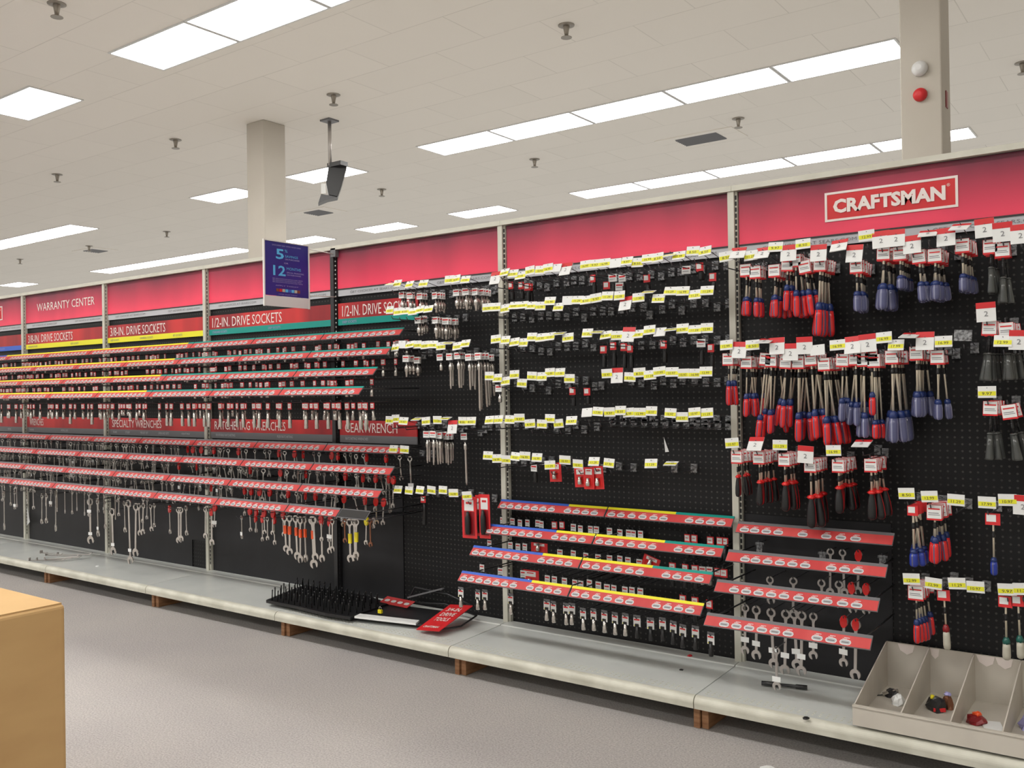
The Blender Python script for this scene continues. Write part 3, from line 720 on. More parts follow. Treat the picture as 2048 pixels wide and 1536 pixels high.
# ------------------------------------------------------------------ centre and right label rails
CRR = [(-.055, .772), (-.165, .664), (-.28, .576), (-.37, .470)]
cr_items = [[(1005, 1041, 'w'), (1025, 1043, 'w'), (1040, 1046, 'w'), (1055, 1046, 'w'), (1076, 1047, 'w'), (1083, 1049, 'w'), (1109, 1050, 'r'), (1124, 1050, 'r'), (1147, 1055, 'w'), (1161, 1058, 'w'), (1181, 1059, 'w'), (1193, 1060, 'w'), (1219, 1063, 'w'), (1240, 1066, 'w'), (1258, 1067, 'w'), (1267, 1068, 'w'), (1281, 1069, 'w'), (1375, 1076, 'r'), (1389, 1077, 'r'), (1421, 1081, 'r'), (1440, 1082, 'r'), (1450, 1083, 'r')],
            [(979, 1087, 'w'), (1021, 1091, 'w'), (1036, 1094, 'w'), (1050, 1094, 'w'), (1120, 1106, 'w'), (1147, 1108, 'w'), (1172, 1113, 'w'), (1196, 1116, 'w'), (1219, 1118, 'w'), (1240, 1119, 'w'), (1256, 1122, 'w'), (1279, 1126, 'w'), (1345, 1133, 'r'), (1371, 1136, 'r'), (1390, 1138, 'r'), (1405, 1141, 'w'), (1419, 1142, 'w'), (1436, 1144, 'r'), (1448, 1146, 'r')],
            [(964, 1136, 'w'), (1001, 1143, 'w'), (1046, 1148, 'w'), (1095, 1158, 'w'), (1109, 1160, 'w'), (1129, 1163, 'w'), (1150, 1167, 'w'), (1162, 1169, 'w'), (1179, 1167, 'w'), (1197, 1171, 'w'), (1214, 1176, 'w'), (1228, 1178, 'w'), (1250, 1181, 'w'), (1264, 1182, 'w'), (1281, 1184, 'w'), (1366, 1198, 'r'), (1390, 1202, 'r'), (1419, 1208, 'r')],
            [(922, 1188, 'y'), (956, 1193, 'y'), (970, 1193, 'y'), (1021, 1201, 'y'), (1094, 1213, 'y'), (1107, 1217, 'y'), (1132, 1221, 'y'), (1144, 1221, 'y'), (1166, 1231, 'y'), (1187, 1232, 'y'), (1209, 1236, 'y'), (1230, 1240, 'y'), (1251, 1242, 'y'), (1274, 1246, 'y'), (1301, 1251, 'y'), (1325, 1251, 'y'), (1347, 1258, 'y'), (1366, 1265, 'y'), (1391, 1268, 'y'), (1422, 1281, 'y')]]
CB = [[[(0, .66, 'bb'), (.66, 1, 'yb')], [(0, .56, 'yb'), (.56, 1, 'tb')]]]*3+[[[(0, .66, 'bb'), (.66, 1, 'yb')], [(0, 1, 'yb')]]]
LABS = [[.05, .12, .20, .28, .36, .44, .52, .67, .75, .83, .91], [.05, .13, .22, .31, .40, .48, .68, .76, .84, .92]]
for r, (y, z) in enumerate(CRR):
    yy = y+.02 if r else -.02
    yy = [-.03, -.135, -.25, -.34][r]
    pts = []
    for u, v, c in cr_items[r]:
        p = at(u, v, yy); pts.append((p.x, p.z+.021, c))
    for k in range(2):
        x0 = 4.875+.613*k; x1 = x0+.613
        ins = 'insert'
        rail(x0, x1, y, z, CB[r][k], 10, [(p[0], p[1]-.001) for p in pts if (x0 if k else 0) < p[0] < (99 if k else x1)], f'red label rail with {"blue and yellow" if k == 0 else ("yellow" if r == 3 else "yellow and teal")} stripe, {["top", "second", "third", "lowest"][r]} of the centre four', 'centre label rails below the empty hooks', labs=LABS[k])
    for i, (x, z2, c) in enumerate(pts):
        if c == 'y': bod = 'c0.05' if x < 5.75 else 'k0.05'; tg = 'tag_y'; zz = z2+.012
        else: bod = ('c0.035' if c == 'w' else 'k0.05'); tg = 'tag_w' if c == 'w' else 'tag_r'; zz = z2
        socket(x, yy, zz, bod, tg, (r, 5, x, 'cs', c), f'sockets under the {["top", "second", "third", "lowest"][r]} centre rail', random.uniform(-.2, .1), random.uniform(-.03, .03), 1.0 if c != 'r' else 1.1)

# blister packs
def blister(name, u0, v0, u1, v1, y, label, kind='socket', rz=0, tilt=0, cardm='redc'):
    """card seen between photo corners (u0, v0) upper left and (u1, v1) lower right"""
    a = at(u0, v0, y); b = at(u1, v1, y); w_ = b.x-a.x; h = a.z-b.z
    t = thing(name, label, 'packaged tool', ((a.x+b.x)/2, y, a.z)); t.rotation_euler = (0, tilt, rz)
    c = obj('card', MB().box(-w_/2, w_/2, 0, .002, -h, 0).mesh('card', cardm), t)
    obj('paper_label', MB().box(-w_*.32, w_*.32, -.0012, 0, -h*.34, -h*.08).box(-w_*.2, w_*.2, -.0018, 0, -h*.18, -h*.13, 1).mesh('paper_label', ['white', 'redp']), t, label='white printed label')
    if kind == 'socket':
        obj('socket_body', MB().lathe([(.009, 0), (.010, .004), (.010, .018), (.007, .022), (.007, .036)], n=12, z0=-h*.85, cy=-.011).mesh('socket_body', 'chrome'), t)
        obj('blister', MB().box(-w_*.36, w_*.36, -.001, 0, -h*.93, -h*.45).mesh('blister', 'red'), t)
    else:
        obj('tool', MB().lathe([(.010, 0), (.014, .01), (.014, h*.40), (.009, h*.45), (.006, h*.55)], n=10, z0=-h*.9, cy=-.012).mesh('tool', 'black'), t, label='black tool in the window')
        obj('blister', MB().box(-w_*.36, w_*.36, -.001, 0, -h*.93, -h*.36).mesh('blister', 'dred'), t)
    return t
BG = None
blister('blister_pack', 1098, 925, 1122, 964, -.17, 'small red card with a chrome socket, hanging alone left of three', tilt=-.05)
blister('blister_pack', 1148, 935, 1173, 975, -.17, 'small red socket card, left one of the three together', tilt=-.06)
blister('blister_pack', 1167, 934, 1188, 979, -.19, 'small red socket card, middle one of the three together', tilt=-.02)
blister('blister_pack', 1184, 932, 1206, 979, -.18, 'small red socket card, right one of the three together', tilt=-.07)
blister('blister_pack', 923, 992, 953, 1078, -.20, 'tall red card with a black tool, left of the pair under the tags', 'tool', tilt=-.02)
blister('blister_pack', 950, 990, 975, 1074, -.14, 'tall red card, mostly hidden between the two black tool cards', 'tool')
blister('blister_pack', 957, 988, 980, 1078, -.19, 'tall red card with a black tool, right of the pair under the tags', 'tool', tilt=-.02)
blister('blister_pack', 1062, 1084, 1095, 1106, -.15, 'red and clear pack lying sideways behind the second centre rail')
blister('blister_pack', 1044, 1138, 1078, 1180, -.25, 'red card pack behind the lowest blue striped rail')
blister('blister_pack', 1288, 1112, 1322, 1140, -.15, 'tilted red pack behind the third centre rail', tilt=.3)

# ------------------------------------------------------------------ price tag hooks
TY = -.23
hook_w = MB().tube([(0, 0, -.045), (0, TY+.02, -.045), (0, TY+.008, -.03)], .0024, 5).tube([(0, 0, -.028), (0, TY-.002, .014)], .0016, 5).mesh('wire', 'wire')
hook_wL = MB().tube([(0, 0, -.045), (0, TY+.02, -.045), (0, TY+.008, -.03)], .0024, 5).mesh('wire', 'wire')
base_m = MB().box(-.014, .014, -.012, 0, -.056, -.018).box(-.009, .009, -.02, -.012, -.036, -.028).mesh('base_clip', 'clip')
PR = ['9.97', '12.99', '8.50', '10.97', '17.99', '16.99', '11.29']
_tm = {}
def tag_meshes(kind, price, W_, H_):
    k = (kind, price, W_)
    if k in _tm: return _tm[k]
    a, b = W_/2, H_/2
    out = [('price_tag', MB().box(-a, a, -.0015, .0015, -b, b).mesh('price_tag', 'white'))]
    if kind == 'y':
        out.append(('yellow_band', MB().box(-a*.96, a*.96, -.0022, -.0015, -b*.62, b*.12).mesh('yellow_band', 'yellow')))
        out.append(('price_print', text_mesh(price, W_*.55, H_*.24, 'ink')))
    elif kind == 's':
        out.append(('red_band', MB().box(-a, a, -.0022, -.0015, b*.38, b).mesh('red_band', 'redp')))
        out.append(('price_print', text_mesh('2', W_*.20, H_*.26, 'ink2')))
    _tm[k] = out; return out
TAGS = []
def H_(rows, *a): pass
hook_clear = []
def hook(u, v, kind, rowname, tilt=None, big=1.0):
    p = at(u, v, TY); x, z = p.x, p.z
    t = thing('peg_hook', None, 'hook', (x, 0, z))
    obj('wire', hook_w, t); obj('base_clip', base_m, t)
    if kind in 'yf': W2, H2 = .056*big, .040*big
    elif kind == 's': W2, H2 = .060*big, .066*big
    elif kind in 'wc': W2, H2 = .056, .040
    kk = 's' if kind == 's' else ('y' if kind in 'yf' else 'w')
    ms = tag_meshes(kk, random.choice(PR), W2, H2)
    if kind == 'c': ms = [('price_tag', MB().box(-W2/2, W2/2, -.001, .001, -H2/2, H2/2).mesh('price_tag', 'clip'))]
    tp = obj('price_tag', ms[0][1], t, (0, TY, 0))
    tl = tilt if tilt is not None else (random.uniform(-.55, -.05) if z > 1.5 else random.uniform(-.35, 0.1))
    if kind == 'f': tl = -1.25
    tp.rotation_euler = (tl, random.uniform(-.10, .06), random.uniform(-.12, .12))
    for nm, me in ms[1:]:
        if nm == 'price_print':
            w_, h_ = (W2*.55, H2*.24) if kk == 'y' else (W2*.20, H2*.26)
            obj(nm, me, tp, (-w_/2, -.0028, (-H2*.25 if kk == 'y' else -H2*.22)))
        else: obj(nm, me, tp)
    TAGS.append((rowname, x, z, kind, t))
    return t
def bare_hook(x, z, rowname, y=-.2):
    t = thing('peg_hook', None, 'hook', (x, 0, z+.045))
    obj('wire', hook_wL, t); obj('base_clip', base_m, t)
    TAGS.append((rowname, x, z+.045, 'b', t)); return t
R1 = [(782, 568, 'f'), (795, 567, 'y'), (819, 569, 'y'), (847, 567, 'y'), (899, 559, 'y'), (912, 558, 'y'), (931, 559, 'y'), (991, 556, 's'), (1009, 545, 'y'), (1026, 547, 'y'), (1041, 551, 'y'), (1060, 541, 'y'), (1081, 540, 'y'), (1096, 536, 'y'), (1112, 536, 'w'), (1132, 538, 's'), (1171, 530, 'y'), (1190, 528, 'y'), (1209, 526, 'y'), (1231, 526, 'w'), (1254, 522, 'y'), (1275, 525, 'y'), (1296, 517, 'y'), (1315, 515, 'y'), (1340, 510, 'f'), (1358, 511, 'y'), (1386, 502, 'y'), (1410, 502, 'y')]
R2 = [(780, 620, 'y'), (796, 623, 'y'), (810, 622, 'y'), (826, 623, 'y'), (840, 619, 'y'), (857, 618, 'y'), (975, 615, 'y'), (992, 614, 'y'), (1010, 617, 'y'), (1028, 611, 'y'), (1045, 610, 'y'), (1062, 611, 'y'), (1081, 612, 'y'), (1100, 602, 'y'), (1117, 614, 'y'), (1135, 601, 'w'), (1155, 600, 'y'), (1172, 600, 'y'), (1192, 596, 'y'), (1215, 592, 'y'), (1239, 591, 'y'), (1251, 607, 's'), (1277, 595, 'y'), (1297, 584, 'f'), (1317, 597, 'y'), (1341, 582, 'y'), (1366, 582, 'y'), (1390, 589, 'y'), (1414, 581, 'y')]
R3 = [(791, 695, 'y'), (804, 689, 'w'), (820, 689, 'y'), (835, 689, 'y'), (850, 690, 'y'), (866, 689, 'y'), (882, 692, 'y'), (897, 686, 'f'), (915, 692, 'y'), (931, 687, 'y'), (992, 678, 'y'), (1011, 680, 'y'), (1029, 684, 'y'), (1047, 685, 'y'), (1064, 674, 'y'), (1082, 675, 'y'), (1100, 673, 'y'), (1119, 667, 'f'), (1136, 675, 'y'), (1175, 666, 'y'), (1194, 664, 'f'), (1212, 670, 'y'), (1234, 671, 'y'), (1257, 669, 's'), (1276, 668, 'y'), (1299, 660, 'y'), (1320, 664, 'w'), (1342, 659, 'f'), (1365, 657, 'y'), (1390, 659, 'y'), (1414, 656, 'y')]
R4 = [(979, 752, 'y'), (995, 756, 'y'), (1011, 762, 'y'), (1029, 749, 'y'), (1044, 766, 'y'), (1064, 752, 'y'), (1084, 753, 'y'), (1100, 745, 'y'), (1120, 745, 'y'), (1139, 757, 'y'), (1214, 747, 'y'), (1234, 751, 's'), (1260, 754, 'y'), (1279, 745, 'y'), (1300, 750, 'y'), (1319, 743, 'y'), (1344, 744, 'y'), (1367, 747, 'y'), (1390, 747, 'y'), (1412, 743, 'y')]
R5 = [(779, 840, 'y'), (791, 837, 'y'), (807, 842, 'y'), (834, 838, 'f'), (852, 842, 'y'), (875, 840, 'y'), (891, 837, 'f'), (905, 854, 's'), (925, 842, 'y'), (942, 842, 'y'), (979, 840, 'y'), (997, 839, 'y'), (1020, 839, 'y'), (1039, 836, 'y'), (1060, 847, 'y'), (1084, 848, 'y'), (1100, 837, 'y'), (1117, 847, 'y'), (1143, 841, 'y'), (1174, 825, 'w'), (1196, 823, 'y'), (1219, 824, 'y'), (1241, 821, 'y'), (1257, 825, 'y'), (1280, 825, 'y'), (1303, 822, 'y'), (1341, 826, 'y'), (1364, 834, 'y'), (1389, 825, 'y'), (1414, 826, 'y')]
R5b = [(787, 898, 'y'), (809, 899, 'y')]
R6 = [(976, 911, 'y'), (994, 917, 'y'), (1012, 919, 'y'), (1031, 913, 'y'), (1050, 912, 'y'), (1074, 915, 'y'), (1100, 930, 'y'), (1130, 920, 'y'), (1156, 928, 'y'), (1188, 923, 'y'), (1218, 926, 'y'), (1302, 927, 'y'), (1342, 927, 'f')]
R7 = [(796, 979, 'y'), (818, 981, 'y'), (840, 980, 'y'), (863, 980, 'y'), (886, 980, 'y'), (907, 986, 'y'), (934, 991, 'y')]
for nm, rr in (('top row', R1), ('second row', R2), ('third row', R3), ('fourth row', R4), ('fifth row', R5), ('row of two', R5b), ('sixth row', R6), ('seventh row', R7)):
    for u, v, k in rr: hook(u, v, k, nm)
S1 = [(1452, 513, 'y'), (1476, 506, 's'), (1502, 511, 'y'), (1525, 506, 's'), (1551, 494, 'y'), (1577, 506, 's'), (1606, 488, 'y'), (1637, 506, 's'), (1678, 491, 's'), (1709, 507, 's'), (1733, 471, 'y'), (1762, 479, 's'), (1792, 476, 's'), (1824, 489, 's'), (1856, 467, 's'), (1892, 474, 's'), (1920, 454, 's'), (1969, 456, 's'), (2005, 464, 's'), (2041, 468, 's')]
for u, v, k in S1: hook(u, v, k, 'top row', tilt=(-1.15 if (u, v) in ((1856, 467), (1920, 454)) else (-.8 if u in (1476, 1525, 1678) else random.uniform(-.3, 0))))
S2 = [(1453, 690, 'y'), (1479, 700, 's'), (1505, 690, 'y'), (1530, 682, 's'), (1554, 692, 's'), (1581, 704, 's'), (1609, 691, 's'), (1635, 700, 'w'), (1675, 690, 'y'), (1705, 690, 's'), (1735, 686, 's'), (1768, 675, 'y'), (1792, 690, 'y'), (1820, 671, 's'), (1850, 682, 's'), (1887, 683, 'y'), (1926, 671, 'c'), (2006, 682, 'y'), (2038, 680, 's')]
for u, v, k in S2: hook(u, v, k, 'second row', tilt=(-1.3 if u in (1530, 1820) else random.uniform(-.3, .0)))
hook(1972, 624, 's', 'lone tag row', tilt=0); hook(1974, 784, 'y', 'third row', tilt=0)
for u, v, k in [(1464, 886, 'y'), (1511, 888, 's'), (1560, 890, 'y'), (1611, 909, 's'), (1667, 901, 'y'), (1724, 887, 's')]: hook(u, v, k, 'fourth row', tilt=(-1.25 if u == 1724 else (-.7 if u == 1511 else 0)))
for u, v, k in [(1813, 987, 'y'), (1859, 993, 'y'), (1912, 1000, 'y'), (1974, 1005, 'y'), (2015, 1000, 'y'), (2046, 1010, 's')]: hook(u, v, k, 'fifth row', tilt=.05)
for u, v, k in [(1823, 1158, 'y'), (1867, 1167, 'y'), (1914, 1167, 'y'), (1951, 1174, 'y'), (2014, 1179, 'y'), (2045, 1178, 'y')]: hook(u, v, k, 'sixth row', tilt=.05)
# bare hook ends in the empty-hook bay
for i in range(12):
    p = at(1228+i*21, 848+i*.6, 0); bare_hook(p.x, p.z, 'fifth row')

# ------------------------------------------------------------------ screwdrivers and nut drivers
def ensure_hook(x, z, rowname):
    for rn, hx, hz, k, t in TAGS:
        if abs(hx-x) < .022 and -.03 < (hz-.045)-z < .06: return
    bare_hook(x, z, rowname)
CARD = {}
def hang_card(w_, h, style):
    k = (round(w_, 3), round(h, 3), style)
    if k not in CARD:
        mb = MB()
        if style == 'w':
            mb.box(-w_/2, w_/2, 0, .0015, -h, 0, 0).box(-w_*.47, w_*.47, -.0008, 0, -h*.88, -h*.02, 1).box(-w_*.38, w_*.38, -.0014, 0, -h*.30, -h*.21, 0).box(-w_*.38, w_*.30, -.0012, 0, -h*.55, -h*.50, 2).box(-w_*.38, w_*.38, -.0012, 0, -h*.66, -h*.62, 2)
        elif style == 'g':
            mb.box(-w_/2, w_/2, 0, .0015, -h, 0, 1).box(-w_*.40, w_*.40, -.0010, 0, -h*.42, -h*.22, 0).box(-w_*.38, w_*.30, -.0012, 0, -h*.68, -h*.62, 2)
        else:
            mb.box(-w_/2, w_/2, 0, .0015, -h, 0, 0).box(-w_*.42, w_*.22, -.0008, 0, -h*.72, -h*.12, 1)
        CARD[k] = mb.mesh('hang_card', ['redc', 'white', 'ink2'])
    return CARD[k]
def driver_parts(kind, zt, zb, r):
    """shank from z=-.04 down to the handle top zt, handle to zb"""
    L = zt-zb; out = []
    sr = r*.26
    if kind in ('R', 'C', 'S'):
        hm = {'R': ['red', 'clear'], 'C': ['clear', 'clear_highlight'], 'S': ['blueh', 'clear']}[kind]
        out.append(('shank', MB().lathe([(sr, zt-.002), (sr, -.030), (sr*.8, -.012)], n=8).mesh('shank', 'shank')))
        out.append(('collar', MB().lathe([(r*.80, zt-L*.24), (r*.86, zt-L*.12), (r*.66, zt-.001), (r*.3, zt+.002)], n=12).mesh('collar', 'blue')))
        out.append(('handle', MB().lathe([(r*.45, zb), (r*.85, zb+L*.06), (r, zb+L*.16), (r, zb+L*.60), (r*.86, zb+L*.78)], n=16, mi=1, seg=[0, 0, 0, 1], ring=[1, .93]).mesh('handle', hm)))
    elif kind == 'K':
        out.append(('shank', MB().lathe([(sr, zt-.002), (sr, -.030), (sr*.8, -.012)], n=8).mesh('shank', 'shank')))
        st = []
        out.append(('collar', MB().lathe([(r*.62, zt-L*.10), (r*1.05, zt-L*.05), (r*.75, zt), (r*.3, zt+.004)], n=12, ring=[1.1, .8]).mesh('collar', 'red')))
        out.append(('handle', MB().lathe([(r*.35, zb), (r*.9, zb+L*.05), (r*1.08, zb+L*.18), (r*1.05, zb+L*.45), (r*.85, zb+L*.72), (r*.58, zb+L*.88), (r*.62, zt-L*.08)], n=24, seg=[0]*11+[1]).mesh('handle', ['black', 'redp'])))
    elif kind == 'G':
        out.append(('shank', MB().lathe([(sr*1.2, zt-.002), (sr*1.2, -.030), (sr, -.012)], n=8).mesh('shank', 'blackm')))
        out.append(('collar', MB().lathe([(r*.95, zt-L*.05), (r*1.0, zt-.002), (r*.5, zt+.002)], n=12).mesh('collar', 'greyh')))
        out.append(('handle', MB().lathe([(r*1.25, zb), (r*1.25, zb+L*.08), (r*.95, zb+L*.5), (r*.85, zb+L*.94)], n=14, ring=[1, .9]).mesh('handle', 'greyh')))
    else:   # T / t: pale handle with coloured collar
        cm = 'dred' if kind == 'T' else 'green'
        out.append(('shank', MB().lathe([(sr, zt-.002), (sr, -.030), (sr*.8, -.012)], n=8).mesh('shank', 'shank')))
        out.append(('collar', MB().lathe([(r*.85, zt-L*.28), (r*.95, zt-L*.15), (r*.6, zt), (r*.3, zt+.002)], n=12).mesh('collar', cm)))
        out.append(('handle', MB().lathe([(r*.5, zb), (r*.9, zb+L*.06), (r, zb+L*.2), (r*.95, zb+L*.55), (r*.85, zb+L*.75)], n=14, ring=[1, .94]).mesh('handle', 'pale')))
    out.append(('hanger_clip', MB().lathe([(sr*1.3, -.088), (sr*1.6, -.084), (sr*1.6, -.076), (sr*1.2, -.073), (sr*1.6, -.070), (sr*1.3, -.066)], n=8).box(-.0025, .0025, 0, .010, -.085, -.05).mesh('hanger_clip', 'black')))
    return out
DN = {'R': ('screwdriver', 'red-handled screwdriver with blue collar', 'screwdriver'), 'C': ('screwdriver', 'clear-handled screwdriver with blue collar', 'screwdriver'),
      'K': ('screwdriver', 'black cushion-grip screwdriver with red collar', 'screwdriver'), 'S': ('screwdriver', 'blue-handled short screwdriver', 'screwdriver'),
      'G': ('nut_driver', 'smoky grey-handled nut driver', 'nut driver'), 'T': ('screwdriver', 'pale-handled screwdriver with dark red collar', 'screwdriver'), 't': ('screwdriver', 'pale-handled screwdriver with dark green collar', 'screwdriver')}
rowlab = {'a': 'top row', 'b': 'second row', 'c': 'third row', 'd': 'right end column', 'e': 'lower right rows'}
DRV = []
def drivers(kind, row, u, vc, vt, vb, n, rpx, lean=0, card='w', cw=.046, ch=.050):
    y0 = -.205; c = at(u, vc, y0); x = c.x
    a = at(u, vt, y0).z-c.z; b = at(u, vb, y0).z-c.z
    zt0 = c.z+ch/2+.004
    sh = ch/2+.004
    parts = driver_parts(kind, a-sh, b-sh, rpx)
    cm = hang_card(cw, ch, card)
    ensure_hook(x, zt0-.004, rowlab[row])
    n = n if n == 1 else int(n*1.4+.5)
    for i in range(n):
        t = thing(DN[kind][0], None, DN[kind][2], (x+random.uniform(-.003, .003)*(i > 0), y0+i*.165/max(n, 6), zt0))
        ry = lean+(random.uniform(-.13, .13) if i else 0)
        t.rotation_euler = (0, ry, random.uniform(-.3, .3) if i else 0)
        for nm, me in parts: obj(nm, me, t, (0, .004, 0))
        obj('hang_card', cm, t, (0, -.006, -.004))
        t['group'] = f'{DN[kind][1]}s on one hook, {rowlab[row]}'
        DRV.append((kind, row, x, c.z, i, n, t))
for a in [('R', 'a', 1492, 541, 594, 631, 3, .0135), ('R', 'a', 1511, 545, 596, 634, 2, .0125), ('R', 'a', 1549, 542, 590, 634, 4, .0135), ('R', 'a', 1576, 530, 570, 622, 2, .0135, .06), ('R', 'a', 1591, 522, 581, 634, 4, .0145), ('R', 'a', 1608, 535, 580, 632, 2, .0135, -.12),
          ('R', 'a', 1641, 530, 605, 672, 5, .0165, .05), ('C', 'a', 1713, 534, 583, 623, 4, .016), ('C', 'a', 1768, 508, 567, 619, 4, .018, .04), ('C', 'a', 1800, 508, 551, 578, 4, .0155), ('C', 'a', 1837, 514, 564, 603, 3, .0150, -.05), ('C', 'a', 1870, 512, 562, 600, 5, .016), ('C', 'a', 1925, 492, 548, 583, 5, .0155),
          ('G', 'd', 1981, 494, 534, 586, 3, .0105), ('G', 'd', 2005, 501, 554, 606, 2, .0105), ('G', 'd', 1980, 657, 706, 762, 4, .0115, .05), ('G', 'd', 2012, 660, 706, 760, 4, .0115, -.04), ('G', 'd', 1982, 817, 866, 920, 5, .0115, .04), ('G', 'd', 2016, 824, 868, 922, 3, .0115, -.15),
          ('R', 'b', 1457, 719, 762, 811, 3, .0115, .02), ('R', 'b', 1494, 725, 788, 834, 4, .0125, .04), ('R', 'b', 1533, 719, 831, 878, 3, .0135, .12), ('R', 'b', 1543, 722, 820, 868, 3, .013, .04), ('R', 'b', 1573, 725, 800, 856, 4, .0125, .08), ('R', 'b', 1597, 725, 826, 884, 4, .015, .02), ('R', 'b', 1621, 719, 820, 878, 4, .0145, -.05), ('R', 'b', 1648, 729, 834, 892, 5, .0155, -.02),
          ('C', 'b', 1686, 721, 797, 843, 4, .0135, .04), ('C', 'b', 1711, 718, 805, 852, 4, .0140), ('C', 'b', 1727, 720, 826, 876, 3, .0140), ('R', 'b', 1743, 712, 785, 831, 1, .0135), ('R', 'b', 1748, 722, 841, 878, 3, .0125), ('C', 'b', 1784, 715, 823, 886, 4, .0175),
          ('C', 'b', 1833, 707, 784, 835, 6, .0155), ('C', 'b', 1875, 715, 800, 840, 2, .0135),
          ('K', 'c', 1474, 915, 952, 994, 4, .0095), ('K', 'c', 1518, 916, 963, 1011, 5, .0125), ('K', 'c', 1569, 920, 966, 1023, 4, .0145), ('K', 'c', 1621, 932, 992, 1056, 4, .0165), ('K', 'c', 1677, 932, 974, 1027, 5, .0155), ('K', 'c', 1742, 931, 983, 1040, 5, .0155),
          ('S', 'e', 1826, 1021, 1099, 1134, 4, .0165, 0, 'r', .036, .036), ('R', 'e', 1869, 1025, 1075, 1128, 6, .014, 0, 'w', .050, .054), ('S', 'e', 1986, 1038, 1116, 1151, 1, .012, 0, 'r', .046, .040),
          ('R', 'e', 1832, 1186, 1240, 1287, 5, .0125, 0, 'w', .052, .052), ('T', 'e', 1887, 1190, 1250, 1299, 1, .0125, -.04, 'r', .042, .038), ('t', 'e', 2011, 1203, 1276, 1320, 1, .0135, 0, 'r', .042, .038), ('t', 'e', 2035, 1201, 1272, 1317, 1, .0125, -.03, 'r', .036, .038)]:
    drivers(*a)

# ------------------------------------------------------------------ extension bars, impact sockets
EXT = []
def ext_bar(u, vtag, vend, n, y, rad, rowname, kind='chrome', step=.02, vary=0, tagk='w'):
    c = at(u, vtag, y); L = c.z-at(u, vend, y).z+.02
    ensure_hook(c.x, c.z+.018, rowname)
    for i in range(n):
        LL = L*(1-vary*random.random()) if i else L
        t = thing('extension_bar' if kind == 'chrome' else 'impact_socket', None, 'extension bar' if kind == 'chrome' else 'socket', (c.x+(random.uniform(-.006, .006) if i else 0), y+i*step, c.z+.02))
        t.rotation_euler = (0, random.uniform(-.07, .05) if i else random.uniform(-.03, .03), random.uniform(-.2, .2))
        top = -.046
        if kind == 'chrome':
            b = MB().lathe([(rad*.8, -LL), (rad*.8, -LL+.012), (rad, -LL+.016), (rad, -.09), (rad*1.5, -.085), (rad*1.5, -.062), (rad*.8, -.058), (rad*.8, -.04)], n=8)
            obj('bar', b.mesh('bar', 'chrome'), t)
        else:
            obj('socket_body', MB().lathe([(rad, -LL), (rad*1.05, -LL+.004), (rad*1.05, -LL*.6), (rad*.85, -LL*.5), (rad*.85, -.045)], n=12).mesh('socket_body', 'black'), t)
        obj('hanger', SP['hanger'], t)
        obj('hang_card', hang_card(.038 if tagk == 'w' else .032, .034, 'g' if tagk == 'w' else 'r') if tagk != 'x' else SP['tag_w'], t, (0, -.012, -.004))
        EXT.append((rowname, c.x, i, kind, t, tagk))
for a in [(806, 590, 612, 2, -.18, .007, 'top row'), (822, 591, 610, 2, -.18, .007, 'top row'), (842, 592, 618, 3, -.18, .007, 'top row'), (872, 591, 626, 4, -.18, .008, 'top row'), (915, 585, 618, 3, -.18, .009, 'top row'), (933, 583, 620, 3, -.18, .009, 'top row'), (953, 583, 622, 6, -.18, .009, 'top row'),
          (838, 640, 672, 2, -.19, .008, 'second row'), (848, 638, 668, 2, -.16, .008, 'second row'), (873, 640, 678, 3, -.19, .009, 'second row'), (893, 642, 680, 5, -.16, .009, 'second row'),
          (814, 717, 754, 3, -.2, .008, 'third row'), (836, 720, 752, 2, -.16, .008, 'third row'), (882, 714, 734, 1, -.19, .006, 'third row'), (901, 713, 778, 2, -.2, .0065, 'third row'), (917, 711, 776, 3, -.2, .0068, 'third row'), (939, 714, 780, 3, -.2, .0065, 'third row'), (958, 712, 822, 4, -.2, .007, 'third row'), (975, 715, 800, 3, -.1, .006, 'third row'),
          (855, 868, 926, 3, -.19, .006, 'fifth row'), (868, 868, 930, 4, -.2, .006, 'fifth row'), (880, 870, 928, 5, -.18, .006, 'fifth row'), (895, 872, 930, 3, -.14, .006, 'fifth row'), (930, 872, 970, 1, -.17, .006, 'fifth row'), (1000, 776, 800, 1, -.2, .006, 'fourth row')]:
    ext_bar(*a, vary=.12, tagk='w')
for u, v, vb, n, rn in [(1025, 571, 600, 1, 'top row'), (1045, 571, 598, 1, 'top row'), (1057, 574, 604, 2, 'top row'), (1189, 557, 590, 1, 'top row'), (1215, 571, 596, 1, 'top row'), (1296, 557, 585, 1, 'top row'), (1401, 534, 560, 2, 'top row'), (1428, 554, 580, 1, 'top row'),
                        (1209, 699, 735, 1, 'third row'), (1229, 692, 734, 1, 'third row'), (1250, 694, 736, 1, 'third row'), (1263, 697, 736, 1, 'third row'), (1330, 689, 725, 1, 'third row'), (1425, 696, 735, 1, 'third row'), (1147, 782, 812, 1, 'fourth row'), (1176, 783, 808, 1, 'fourth row'), (849, 998, 1050, 1, 'seventh row')]:
    ext_bar(u, v, vb, n, -.13, .010, rn, kind='black', tagk='r')
for u, v, vb, rn in [(1227, 556, 590, 'top row'), (1247, 556, 590, 'top row'), (1374, 540, 575, 'top row'), (1404, 686, 730, 'third row'), (1241, 573, 592, 'top row'), (1071, 935, 965, 'sixth row')]:
    ext_bar(u, v, vb, 1, -.13, .010, rn, kind='black', tagk='w')

